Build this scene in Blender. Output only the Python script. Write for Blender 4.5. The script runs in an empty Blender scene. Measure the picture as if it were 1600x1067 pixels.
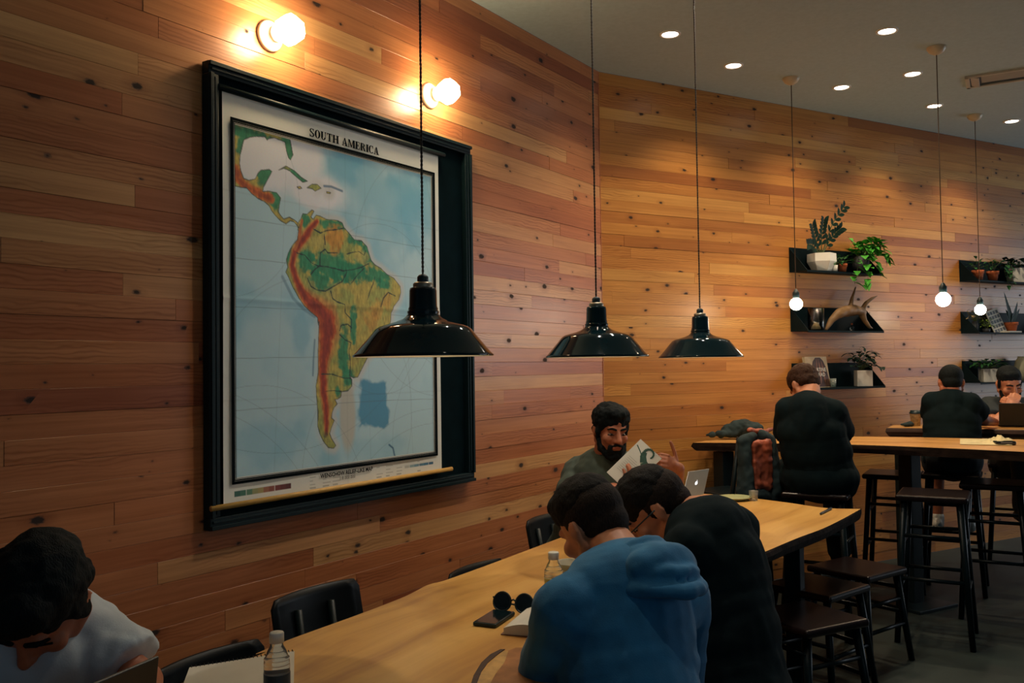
import bpy, bmesh, math, random
import numpy as np
from mathutils import Vector, Matrix, noise
R_ = math.radians
scn = bpy.context.scene
col = scn.collection

# ---------------------------------------------------------------- camera, world, light
EYE = 1.45
FPX = 1400.0                                   # focal length in pixels of a 1600 px wide frame
PITCH, ROLL = R_(1.6426), R_(0.7758)
Fv = Vector((0, math.cos(PITCH), math.sin(PITCH)))
U0 = Vector((0, -math.sin(PITCH), math.cos(PITCH)))
R0 = Vector((1, 0, 0))
Rv = R0*math.cos(ROLL) - U0*math.sin(ROLL)
Uv = U0*math.cos(ROLL) + R0*math.sin(ROLL)
cam = bpy.data.cameras.new('camera'); camo = bpy.data.objects.new('camera', cam); col.objects.link(camo)
cam.sensor_width = 36.0; cam.lens = 36.0*FPX/1600.0; cam.clip_start = 0.05
camo.matrix_world = Matrix(((Rv.x, Uv.x, -Fv.x, 0), (Rv.y, Uv.y, -Fv.y, 0), (Rv.z, Uv.z, -Fv.z, EYE), (0, 0, 0, 1)))
scn.camera = camo

w = bpy.data.worlds.new('world'); scn.world = w; w.use_nodes = True
bg = w.node_tree.nodes['Background']
bg.inputs[0].default_value = (0.42, 0.72, 0.95, 1); bg.inputs[1].default_value = 0.055
scn.view_settings.view_transform = 'Standard'; scn.view_settings.look = 'None'
scn.view_settings.exposure = 0.0; scn.view_settings.gamma = 1.0

# wall directions (plan view): wall A on the left, wall B on the right, meeting at CORNER
AA, AB = R_(33.756), R_(60.775)
dA = Vector((math.sin(AA), math.cos(AA), 0)); nA = Vector((math.cos(AA), -math.sin(AA), 0))
dB = Vector((math.sin(AB), math.cos(AB), 0)); nB = Vector((math.cos(AB), -math.sin(AB), 0))
CORNER = Vector((0.5472, 5.3888, 0))
CEIL = EYE + 1.7855
BLEN = 7.6
Z = Vector((0, 0, 1))
WINC = CORNER + dB*BLEN + nB*2.6 + Z*1.75
def area_light(name, loc, direction, sx, sy, power, color):
    l = bpy.data.lights.new(name, 'AREA'); l.shape = 'RECTANGLE'; l.size = sx; l.size_y = sy
    l.energy = power; l.color = color
    o = bpy.data.objects.new(name, l); col.objects.link(o); o.location = loc
    o.rotation_euler = Vector(direction).to_track_quat('-Z', 'Y').to_euler(); return o
# daylight entering through the street window in the end wall (outside the frame, right)
area_light('window_daylight', WINC - dB*0.05, -dB, 3.6, 2.1, 62.0, (0.80, 0.90, 1.0))

# daylight from the shop front behind the photographer
WIN2 = Vector((3.4, -3.0, 1.9))
area_light('shopfront_daylight', WIN2, Vector((-0.62, 0.86, -0.12)), 3.4, 2.0, 12.0, (0.62, 0.86, 1.0))

# ---------------------------------------------------------------- placing helpers
def ray(x, y):
    d = Fv + Rv*((x-800)/FPX) - Uv*((y-533.5)/FPX)
    return d/d.y
O_ = Vector((0, 0, EYE))
def P(x, y, depth): return O_ + ray(x, y)*depth
def ZP(x, y, h):
    d = ray(x, y); return O_ + d*((h-EYE)/d.z)
def WALL(x, y, n, off):
    d = ray(x, y); p0 = CORNER + n*off
    return O_ + d*(((p0-O_).dot(n))/d.dot(n))
def WA(x, y, off=0.0): return WALL(x, y, nA, off)
def WB(x, y, off=0.0): return WALL(x, y, nB, off)
def AN(a, n, z): return CORNER + dA*a + nA*n + Z*z        # along wall A, off wall A, height
def BN(b, n, z): return CORNER + dB*b + nB*n + Z*z

def lin(r, g, b):
    def c(v):
        v /= 255.0
        return v/12.92 if v <= 0.04045 else ((v+0.055)/1.055)**2.4
    return (c(r), c(g), c(b), 1.0)

# ---------------------------------------------------------------- materials
MATS = {}
class NT:
    def __init__(s, name):
        s.m = bpy.data.materials.new(name); s.m.use_nodes = True
        s.t = s.m.node_tree; s.b = s.t.nodes['Principled BSDF']
    def n(s, kind, **kw):
        x = s.t.nodes.new('ShaderNode'+kind)
        for k, v in kw.items():
            if k.startswith('i_'):
                key = k[2:]
                x.inputs[int(key) if key.isdigit() else key].default_value = v
            else: setattr(x, k, v)
        return x
    def l(s, a, b): s.t.links.new(a, b)
    def math(s, op, a, b=None, clamp=False):
        x = s.n('Math', operation=op, use_clamp=clamp)
        for i, v in enumerate((a, b)):
            if v is None: continue
            if isinstance(v, (int, float)): x.inputs[i].default_value = v
            else: s.l(v, x.inputs[i])
        return x.outputs[0]
    def mix(s, fac, a, b, blend='MIX'):
        x = s.n('Mix', data_type='RGBA', blend_type=blend)
        for sock, v in ((x.inputs[0], fac), (x.inputs[6], a), (x.inputs[7], b)):
            if isinstance(v, (int, float)): sock.default_value = v
            elif isinstance(v, tuple): sock.default_value = v
            else: s.l(v, sock)
        return x.outputs[2]
    def ramp(s, fac, stops, interp='LINEAR'):
        x = s.n('ValToRGB'); r = x.color_ramp; r.interpolation = interp
        while len(r.elements) < len(stops): r.elements.new(0.5)
        for e, (p, c) in zip(r.elements, stops): e.position = p; e.color = c
        s.l(fac, x.inputs[0]); return x.outputs[0]

def mat(name, color, rough=0.6, metal=0.0, var=0.18, scale=12.0, bump=0.0, bscale=60.0, coat=0.0, spec=0.5, trans=0.0, ior=1.45, stretch=None, sheen=0.0):
    """plain procedural surface: noise-varied colour, optional fine relief"""
    if name in MATS: return MATS[name]
    k = NT(name); b = k.b
    tc = k.n('TexCoord').outputs['Object']
    if stretch:
        mp = k.n('Mapping'); mp.inputs['Scale'].default_value = stretch; k.l(tc, mp.inputs[0]); tc = mp.outputs[0]
    nz = k.n('TexNoise', i_Scale=scale, i_Detail=4.0); k.l(tc, nz.inputs['Vector'])
    c = color if len(color) == 4 else (*color, 1)
    dk = tuple(v*(1-var) for v in c[:3])+(1,); lt = tuple(min(1, v*(1+var)) for v in c[:3])+(1,)
    k.l(k.ramp(nz.outputs['Fac'], [(0.3, dk), (0.7, lt)]), b.inputs['Base Color'])
    b.inputs['Roughness'].default_value = rough; b.inputs['Metallic'].default_value = metal
    b.inputs['Coat Weight'].default_value = coat; b.inputs['Specular IOR Level'].default_value = spec
    b.inputs['Coat Roughness'].default_value = 0.06
    b.inputs['Transmission Weight'].default_value = trans; b.inputs['IOR'].default_value = ior
    if sheen: b.inputs['Sheen Weight'].default_value = sheen
    if bump:
        n2 = k.n('TexNoise', i_Scale=bscale, i_Detail=3.0); k.l(tc, n2.inputs['Vector'])
        bp = k.n('Bump', i_Strength=bump, i_Distance=0.004); k.l(n2.outputs['Fac'], bp.inputs['Height'])
        k.l(bp.outputs[0], b.inputs['Normal'])
    MATS[name] = k.m; return k.m

def emit(name, color, strength):
    k = NT(name)
    k.b.inputs['Base Color'].default_value = (0.9, 0.88, 0.84, 1)
    tc = k.n('TexCoord').outputs['Object']; nz = k.n('TexNoise', i_Scale=3.0); k.l(tc, nz.inputs['Vector'])
    c = (*color, 1); c2 = tuple(v*0.94 for v in color)+(1,)
    k.l(k.ramp(nz.outputs['Fac'], [(0.3, c2), (0.7, c)]), k.b.inputs['Emission Color'])
    k.b.inputs['Emission Strength'].default_value = strength
    MATS[name] = k.m; return k.m

def plank_material(name, tones, knot=1.0, rough=0.42):
    k = NT(name); b = k.b
    tc = k.n('TexCoord').outputs['Object']
    oi = k.n('ObjectInfo')
    off = k.n('VectorMath', operation='SCALE'); off.inputs[3].default_value = 1.0
    cmb = k.n('CombineXYZ')
    k.l(k.math('MULTIPLY', oi.outputs['Random'], 37.0), cmb.inputs[0])
    k.l(k.math('MULTIPLY', oi.outputs['Random'], 113.0), cmb.inputs[1])
    k.l(k.math('MULTIPLY', oi.outputs['Random'], 71.0), cmb.inputs[2])
    add = k.n('VectorMath', operation='ADD'); k.l(tc, add.inputs[0]); k.l(cmb.outputs[0], add.inputs[1])
    v = add.outputs[0]
    def mapped(sc):
        mp = k.n('Mapping'); mp.inputs['Scale'].default_value = sc; k.l(v, mp.inputs[0]); return mp.outputs[0]
    # tone of each board
    st = [(i/(len(tones)-1), t) for i, t in enumerate(tones)]
    rnd = k.math('FRACT', k.math('MULTIPLY', oi.outputs['Random'], 17.37))
    base = k.ramp(rnd, st)
    # straight grain
    g = k.n('TexNoise', i_Scale=1.0, i_Detail=6.0, i_Roughness=0.65); k.l(mapped((1.6, 70, 70)), g.inputs['Vector'])
    c1 = k.mix(k.ramp(g.outputs['Fac'], [(0.32, (1, 1, 1, 1)), (0.62, (0, 0, 0, 1))]), base, (0.36, 0.22, 0.13, 1), 'MULTIPLY')
    base2 = k.mix(0.35, base, c1)
    # cathedral figure in patches
    wv = k.n('TexWave', wave_type='BANDS', bands_direction='Y', i_Scale=14.0, i_Distortion=9.0, i_Detail=2.0)
    wv.inputs['Detail Scale'].default_value = 0.9
    k.l(mapped((0.55, 1.6, 1.6)), wv.inputs['Vector'])
    pn = k.n('TexNoise', i_Scale=1.0, i_Detail=1.0); k.l(mapped((1.1, 6, 6)), pn.inputs['Vector'])
    pm = k.ramp(pn.outputs['Fac'], [(0.48, (0, 0, 0, 1)), (0.64, (1, 1, 1, 1))])
    fig = k.math('MULTIPLY', k.math('POWER', wv.outputs['Fac'], 2.5), k.math('MULTIPLY', pm, 0.55))
    base3 = k.mix(fig, base2, k.mix(1.0, base2, (0.50, 0.34, 0.24, 1), 'MULTIPLY'))
    # broad blotches
    bn = k.n('TexNoise', i_Scale=1.0, i_Detail=2.0); k.l(mapped((2.2, 9, 9)), bn.inputs['Vector'])
    base4 = k.mix(k.ramp(bn.outputs['Fac'], [(0.35, (0.30, 0.30, 0.30, 1)), (0.65, (0, 0, 0, 1))]), base3, k.mix(1.0, base3, (0.55, 0.42, 0.36, 1), 'MULTIPLY'))
    # knots
    vo = k.n('TexVoronoi', voronoi_dimensions='2D', i_Scale=1.0, i_Randomness=1.0); k.l(mapped((6.5, 11.5, 11.5)), vo.inputs['Vector'])
    sepc = k.n('SeparateColor'); k.l(vo.outputs['Color'], sepc.inputs[0])
    size = k.math('MULTIPLY', k.math('POWER', k.math('SUBTRACT', sepc.outputs[0], 0.50, clamp=True), 1.6), 0.54*knot)
    wob = k.n('TexNoise', i_Scale=1.0, i_Detail=2.0); k.l(mapped((90, 130, 130)), wob.inputs['Vector'])
    dist = k.math('ADD', vo.outputs['Distance'], k.math('MULTIPLY', k.math('SUBTRACT', wob.outputs['Fac'], 0.5), 0.10))
    core = k.math('MULTIPLY', k.math('SUBTRACT', size, dist), 14.0, clamp=True)
    halo = k.math('MULTIPLY', k.math('SUBTRACT', k.math('MULTIPLY', size, 2.6), dist), 3.0, clamp=True)
    c5 = k.mix(k.math('MULTIPLY', halo, 0.55), base4, k.mix(1.0, base4, (0.45, 0.30, 0.22, 1), 'MULTIPLY'))
    c6 = k.mix(k.math('MULTIPLY', core, 0.93), c5, (0.012, 0.010, 0.010, 1))
    k.l(c6, b.inputs['Base Color'])
    rr = k.math('ADD', k.math('MULTIPLY', g.outputs['Fac'], 0.18), rough-0.09); k.l(k.math('MAXIMUM', rr, k.math('MULTIPLY', core, 0.9)), b.inputs['Roughness'])
    bp = k.n('Bump', i_Strength=0.22, i_Distance=0.002)
    k.l(k.math('SUBTRACT', g.outputs['Fac'], core), bp.inputs['Height']); k.l(bp.outputs[0], b.inputs['Normal'])
    MATS[name] = k.m; return k.m

# ---------------------------------------------------------------- mesh helpers
class MB:
    """collects shapes; build() links them as ONE mesh object"""
    def __init__(s): s.v = []; s.f = []; s.sm = []
    def add(s, vs, fs, smooth=False):
        o = len(s.v); s.v += [tuple(v) for v in vs]; s.f += [tuple(o+i for i in f) for f in fs]; s.sm += [smooth]*len(fs); return s
    def box(s, c, size, ax=None):
        """box round centre c; ax = (right, forward, up) unit axes"""
        ax = ax or (Vector((1, 0, 0)), Vector((0, 1, 0)), Z); c = Vector(c)
        vs = [c + ax[0]*(size[0]/2*i) + ax[1]*(size[1]/2*j) + ax[2]*(size[2]/2*k) for k in (-1, 1) for j in (-1, 1) for i in (-1, 1)]
        return s.add(vs, [(0, 2, 3, 1), (4, 5, 7, 6), (0, 1, 5, 4), (2, 6, 7, 3), (0, 4, 6, 2), (1, 3, 7, 5)])
    def prism(s, pts, off):
        """polygon extruded by vector off"""
        n = len(pts); off = Vector(off); pts = [Vector(p) for p in pts]
        vs = pts + [p+off for p in pts]
        return s.add(vs, [tuple(range(n))[::-1], tuple(range(n, 2*n))] + [(i, (i+1) % n, n+(i+1) % n, n+i) for i in range(n)])
    def tube(s, pts, r, seg=8, cap=True):
        pts = [Vector(p) for p in pts]; n = len(pts); rs = r if isinstance(r, (list, tuple)) else [r]*n
        up = None; vs = []
        for i, p in enumerate(pts):
            t = (pts[min(i+1, n-1)] - pts[max(i-1, 0)])
            t = t.normalized() if t.length > 1e-9 else Vector((0, 0, 1))
            if up is None:
                up = Vector((0, 0, 1)) if abs(t.z) < 0.9 else Vector((1, 0, 0))
            x = (up - t*up.dot(t)); x = x.normalized() if x.length > 1e-6 else t.orthogonal().normalized()
            y = t.cross(x); up = x
            vs += [p + x*(rs[i]*math.cos(2*math.pi*j/seg)) + y*(rs[i]*math.sin(2*math.pi*j/seg)) for j in range(seg)]
        fs = [(i*seg+j, i*seg+(j+1) % seg, (i+1)*seg+(j+1) % seg, (i+1)*seg+j) for i in range(n-1) for j in range(seg)]
        if cap: fs += [tuple(range(seg))[::-1], tuple(range((n-1)*seg, n*seg))]
        return s.add(vs, fs, True)
    def lathe(s, prof, org, axis=Z, seg=32, capb=False, capt=False, flat=False):
        """profile of (radius, height) turned round axis at org"""
        axis = Vector(axis).normalized(); x = axis.orthogonal().normalized(); y = axis.cross(x); org = Vector(org); vs = []
        for r, h in prof:
            vs += [org + axis*h + x*(r*math.cos(2*math.pi*j/seg)) + y*(r*math.sin(2*math.pi*j/seg)) for j in range(seg)]
        n = len(prof)
        fs = [(i*seg+j, i*seg+(j+1) % seg, (i+1)*seg+(j+1) % seg, (i+1)*seg+j) for i in range(n-1) for j in range(seg)]
        if capb: fs.append(tuple(range(seg))[::-1])
        if capt: fs.append(tuple(range((n-1)*seg, n*seg)))
        return s.add(vs, fs, not flat)
    def ball(s, c, r, seg=16, rings=10, ax=None):
        """ellipsoid; r scalar or three radii along ax"""
        r = (r, r, r) if isinstance(r, (int, float)) else r
        ax = ax or (Vector((1, 0, 0)), Vector((0, 1, 0)), Z); c = Vector(c); vs = [c - ax[2]*r[2]]
        for i in range(1, rings):
            t = -math.pi/2 + math.pi*i/rings
            for j in range(seg):
                a = 2*math.pi*j/seg
                vs.append(c + ax[0]*(r[0]*math.cos(t)*math.cos(a)) + ax[1]*(r[1]*math.cos(t)*math.sin(a)) + ax[2]*(r[2]*math.sin(t)))
        vs.append(c + ax[2]*r[2]); top = len(vs)-1
        fs = [(0, 1+(j+1) % seg, 1+j) for j in range(seg)]
        for i in range(rings-2):
            fs += [(1+i*seg+j, 1+i*seg+(j+1) % seg, 1+(i+1)*seg+(j+1) % seg, 1+(i+1)*seg+j) for j in range(seg)]
        b = 1+(rings-2)*seg
        fs += [(b+j, b+(j+1) % seg, top) for j in range(seg)]
        return s.add(vs, fs, True)
    def cap(s, p0, p1, r0, r1=None, seg=14):
        """capsule with two radii"""
        r1 = r0 if r1 is None else r1; p0 = Vector(p0); p1 = Vector(p1)
        d = p1-p0; L = d.length
        if L < 1e-6: return s.ball(p0, max(r0, r1))
        t = d/L; pts = []; rs = []
        for a in (0.12, 0.45, 0.8): pts.append(p0 - t*(r0*math.cos(a*math.pi/2))); rs.append(r0*math.sin(a*math.pi/2))
        for i in range(5): pts.append(p0 + d*(i/4)); rs.append(r0+(r1-r0)*i/4)
        for a in (0.8, 0.45, 0.12): pts.append(p1 + t*(r1*math.cos(a*math.pi/2))); rs.append(r1*math.sin(a*math.pi/2))
        return s.tube(pts, rs, seg)
    def cone(s, p0, p1, r0, r1, seg=18): return s.tube([p0, p1], [r0, r1], seg)
    def mesh(s, name):
        m = bpy.data.meshes.new(name); m.from_pydata(s.v, [], s.f); m.polygons.foreach_set('use_smooth', s.sm); m.update(); return m
    def build(s, name, material=None, parent=None, bevel=0.0, seg=2):
        m = s.mesh(name)
        bm = bmesh.new(); bm.from_mesh(m)
        bmesh.ops.recalc_face_normals(bm, faces=bm.faces[:])
        if bevel:
            es = [e for e in bm.edges if len(e.link_faces) == 2 and e.calc_face_angle(0) > 0.6]
            bmesh.ops.bevel(bm, geom=es, offset=bevel, segments=seg, affect='EDGES', profile=0.5)
        bm.to_mesh(m); bm.free()
        return link(name, m, material, parent)

def link(name, mesh, material=None, parent=None):
    o = bpy.data.objects.new(name, mesh); col.objects.link(o)
    if material is not None and mesh is not None and not mesh.materials: mesh.materials.append(material)
    if parent is not None: attach(o, parent)
    return o
def attach(o, parent):
    o.parent = parent; o.matrix_parent_inverse = parent.matrix_basis.inverted()
def thing(name, label, cat, loc, group=None):
    o = bpy.data.objects.new(name, None); col.objects.link(o); o.location = loc
    o.empty_display_size = 0.05
    return tag(o, label, cat, group)
def tag(o, label, cat, group=None):
    o['label'] = label; o['category'] = cat
    if group: o['group'] = group
    return o
def struct(o, label=None):
    o['kind'] = 'structure'
    if label: o['label'] = label
    return o

def remesh(mb, name, voxel, material, parent, smooth=4, wrinkle=None):
    """fuse overlapping closed shapes into one continuous skin"""
    m = mb.mesh(name+'_raw'); o = bpy.data.objects.new(name+'_raw', m); col.objects.link(o)
    md = o.modifiers.new('r', 'REMESH'); md.mode = 'VOXEL'; md.voxel_size = voxel; md.use_smooth_shade = True
    if smooth:
        sm = o.modifiers.new('s', 'SMOOTH'); sm.factor = 0.5; sm.iterations = smooth
    dg = bpy.context.evaluated_depsgraph_get()
    me = bpy.data.meshes.new_from_object(o.evaluated_get(dg)); me.name = name
    bpy.data.objects.remove(o); bpy.data.meshes.remove(m)
    if wrinkle:
        n = len(me.vertices); co = np.empty(n*3); me.vertices.foreach_get('co', co); co = co.reshape(-1, 3)
        nr = np.empty(n*3); me.vertices.foreach_get('normal', nr); nr = nr.reshape(-1, 3)
        d = np.array([wrinkle(Vector(c)) for c in co]); co = co + nr*d[:, None]
        me.vertices.foreach_set('co', co.ravel())
    me.materials.clear()
    me.polygons.foreach_set('use_smooth', [True]*len(me.polygons)); me.update()
    return link(name, me, material, parent)

# ================================================================ ROOM
M_PLANK_A = plank_material('wall_boards', [lin(196,126,82), lin(206,140,92), lin(182,108,68), lin(202,134,86), lin(222,174,118), lin(190,118,76), lin(198,128,84), lin(156,86,58)], 1.0, 0.31)
M_PLANK_B = plank_material('wall_boards_warm', [lin(200,136,68), lin(210,150,78), lin(182,116,58), lin(206,146,76), lin(214,160,88), lin(190,124,62), lin(202,140,72), lin(166,102,52)], 0.9, 0.36)
M_BACK = mat('wall_backing', lin(60, 36, 24), 0.9)
M_CEIL = mat('ceiling_plaster', lin(166, 184, 188), 0.9, var=0.05, scale=40, bump=0.12, bscale=180)
M_BLACK = mat('black_paint', (0.006, 0.022, 0.028, 1), 0.42, var=0.25, scale=20)
M_FLOOR = mat('dark_concrete', lin(36, 46, 42), 0.55, var=0.45, scale=2.2, bump=0.05, bscale=30)

def frame_obj(o, origin, x, y, zz):
    o.matrix_world = Matrix(((x.x, y.x, zz.x, origin.x), (x.y, y.y, zz.y, origin.y), (x.z, y.z, zz.z, origin.z), (0, 0, 0, 1)))

def plank_mesh(L, H, T=0.016, b=0.0007):
    # box with chamfered front rim: x along, y up, z out of the wall
    vs = [(0, 0, 0), (L, 0, 0), (L, H, 0), (0, H, 0), (0, 0, T-b), (L, 0, T-b), (L, H, T-b), (0, H, T-b), (b, b, T), (L-b, b, T), (L-b, H-b, T), (b, H-b, T)]
    fs = [(0, 1, 5, 4), (1, 2, 6, 5), (2, 3, 7, 6), (3, 0, 4, 7), (4, 5, 9, 8), (5, 6, 10, 9), (6, 7, 11, 10), (7, 4, 8, 11), (8, 9, 10, 11), (3, 2, 1, 0)]
    m = bpy.data.meshes.new('plank'); m.from_pydata(vs, [], fs); m.update(); return m

def board_wall(name, origin, x, n, length, mat_, seed, label, minl, maxl, rows=46):
    """wall of individual horizontal boards; origin at the left foot of the wall face"""
    rng = random.Random(seed)
    back = MB().box(origin + x*(length/2) - n*0.075 + Z*(CEIL/2), (length, 0.1, CEIL), (x, n, Z)).build(name, M_BACK)
    struct(back, label)
    H = CEIL/rows
    for r in range(rows):
        p = -rng.uniform(0, maxl*0.6); gap = 0.0006
        while p < length:
            L = rng.choice((rng.uniform(minl, maxl), rng.uniform(minl*1.6, maxl)))
            a, b2 = max(p, 0), min(p+L, length)
            if length-b2 < 0.12: b2 = length
            if b2-a > 0.05:
                proud = rng.uniform(-0.0012, 0.0012)
                o = link('plank', plank_mesh(b2-a-gap, H-gap), mat_)
                frame_obj(o, origin + x*a + Z*(r*H) - n*(0.0175-proud), x, Z, n)
                o.parent = back
            p = b2 if b2 == length else p+L
    return back
ALEN = 5.6
board_wall('wall_left', CORNER - dA*ALEN, dA, nA, ALEN, M_PLANK_A, 12, 'reclaimed wood board wall behind the framed map', 0.6, 2.8)
board_wall('wall_right', CORNER, dB, nB, BLEN, M_PLANK_B, 23, 'warm wood board wall carrying the black shelves', 0.7, 3.0)
# corner bead where the boards of both walls meet
struct(MB().box(CORNER + nA*0.0005 - dA*0.002 + Z*(CEIL/2), (0.005, 0.003, CEIL), (dA, nA, Z)).build('trim_1', M_PLANK_A), 'narrow corner board between the two wood walls')

# floor and ceiling follow the plan of the room
plan = [CORNER - dA*ALEN, CORNER, CORNER + dB*BLEN, CORNER + dB*BLEN + nB*11.5, Vector((2.0, -3.6, 0)), CORNER - dA*ALEN + nA*1.0 - dA*1.5]
struct(MB().prism([p - Z*0.1 for p in plan], Z*0.1).build('floor', M_FLOOR), 'dark concrete floor')
struct(MB().prism([p + Z*CEIL for p in plan], Z*0.12).build('ceiling', M_CEIL), 'pale plaster ceiling')
# end wall with the street window (right of the frame)
e0 = CORNER + dB*BLEN
M_WHITEWALL = mat('painted_wall', lin(150, 140, 124), 0.85, var=0.06)
wr = MB()
for (n0, n1, z0, z1) in ((0, 0.7, 0, CEIL), (4.5, 11.5, 0, CEIL), (0.7, 4.5, 0, 0.65), (0.7, 4.5, 2.85, CEIL)):
    wr.box(e0 + dB*0.08 + nB*((n0+n1)/2) + Z*((z0+z1)/2), (0.12, n1-n0, z1-z0), (dB, nB, Z))
struct(wr.build('wall_end', M_WHITEWALL), 'end wall with the street window')
wf = MB()
for n_ in (0.73, 1.98, 3.22, 4.47): wf.box(e0 + dB*0.08 + nB*n_ + Z*1.75, (0.07, 0.06, 2.2), (dB, nB, Z))
for z_ in (0.68, 2.82): wf.box(e0 + dB*0.08 + nB*2.6 + Z*z_, (0.07, 3.8, 0.06), (dB, nB, Z))
struct(wf.build('window_1', M_BLACK), 'black framed street window')
# shop front behind the photographer: mullions round the second daylight opening
w2 = MB(); wn = Vector((-0.62, 0.86, 0)).normalized(); wx = Vector((wn.y, -wn.x, 0))
for n_ in (-1.75, -0.58, 0.58, 1.75): w2.box(Vector((WIN2.x, WIN2.y, 1.5)) + wn*0.08 + wx*n_, (0.06, 0.06, 3.0), (wx, wn, Z))
for z_ in (0.85, 2.95): w2.box(Vector((WIN2.x, WIN2.y, z_)) + wn*0.08, (3.56, 0.06, 0.06), (wx, wn, Z))
struct(w2.build('window_2', M_BLACK), 'black framed shop front window')

# ---------------------------------------------------------------- ceiling fixtures
M_TRIM = mat('lamp_trim', lin(225, 220, 210), 0.5, var=0.04)
M_DOWN = emit('downlight_glow', (1.0, 0.90, 0.76), 14.0)
LAB_D = {(1047, 53): 'recessed ceiling downlight, leftmost of all, nearest the frame top', (1146, 102): 'recessed ceiling downlight, second from the left', (1315, 136): 'recessed ceiling downlight right of the leftmost bulb canopy',
 (1386, 48): 'large recessed ceiling downlight, topmost right of the pendant cords', (1426, 115): 'recessed ceiling downlight just left of the middle bulb canopy', (1460, 165): 'recessed ceiling downlight behind the middle bulb cord', (1581, 189): 'recessed ceiling downlight farthest right, under the air vent'}
DOWN_W = 43.0
def downlight(p, label, cone=118, power=None, colr=(1.0, 0.78, 0.52)):
    t = thing('ceiling_downlight', label, 'downlight', p, 'recessed downlights in the ceiling')
    MB().lathe([(0.043, 0.0), (0.046, -0.006), (0.056, -0.006), (0.058, 0.0)], p, Z, 28).build('trim_ring', M_TRIM, t)
    MB().lathe([(0.0005, -0.0035), (0.043, -0.003), (0.043, 0.0)], p, Z, 28).build('lens', M_DOWN, t)
    l = bpy.data.lights.new('downlight_beam', 'SPOT'); l.energy = power or DOWN_W; l.color = colr; l.spot_size = R_(cone); l.spot_blend = 0.75; l.shadow_soft_size = 0.04
    lo = bpy.data.objects.new('downlight_beam', l); col.objects.link(lo); lo.location = p - Z*0.012; attach(lo, t)
for (x, y), lb in LAB_D.items(): downlight(ZP(x, y, CEIL), lb)
# the rows go on over the near half of the long table
for (x, y), lb in {(0.62, 1.75): 'recessed ceiling downlight above the reader in blue', (1.75, 2.7): 'recessed ceiling downlight above the aisle beside the long table'}.items(): downlight(Vector((x, y, CEIL)), lb, 80, 17.0, (1.0, 0.88, 0.72))
for a_, lb in {-0.95: 'recessed ceiling downlight above the middle pendant lamp', -1.95: 'recessed ceiling downlight above the large pendant lamp by the map'}.items(): downlight(AN(a_, 1.15, CEIL), lb, 128, 58.0, (1.0, 0.90, 0.76))

# air vent
q = [ZP(*c, CEIL) for c in ((1500, 112), (1517, 143), (1700, 122), (1690, 76))]
vc = (q[0]+q[1])/2; vx = ((q[2]+q[3])/2 - vc); vx.z = 0; vL = 0.9; vx.normalize(); vy = Vector((vx.y, -vx.x, 0)); vW = 0.26
vt = thing('ceiling_vent', 'rectangular metal air vent in the ceiling at the right edge', 'vent', vc + vx*vL/2)
m = MB()
for s in (-1, 1): m.box(vc + vx*(vL/2) + vy*(s*(vW/2-0.012)) - Z*0.006, (vL, 0.024, 0.014), (vx, vy, Z))
for e in (0.012, vL-0.012): m.box(vc + vx*e - Z*0.006, (0.024, vW, 0.014), (vx, vy, Z))
M_METAL = mat('vent_metal', lin(176, 176, 170), 0.32, 0.5, var=0.08)
m.build('frame', mat('vent_frame', lin(176, 168, 150), 0.5, var=0.05), vt, 0.002)
MB().box(vc + vx*(vL/2) - Z*0.002, (vL-0.03, vW-0.03, 0.004), (vx, vy, Z)).build('backing', M_BLACK, vt)
MB().box(vc + vx*(vL/2+0.02) - Z*0.007 + vy*0.03, (vL-0.14, vW-0.12, 0.008), (vx, vy, Z)).build('flap', mat('vent_flap', lin(150, 142, 126), 0.5, var=0.05), vt, 0.002)
MB().box(vc + vx*0.055 - Z*0.012, (0.05, vW-0.05, 0.006), ((vx - Z*0.35).normalized(), vy, (Z + vx*0.35).normalized())).build('deflector', M_METAL, vt, 0.001)

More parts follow.
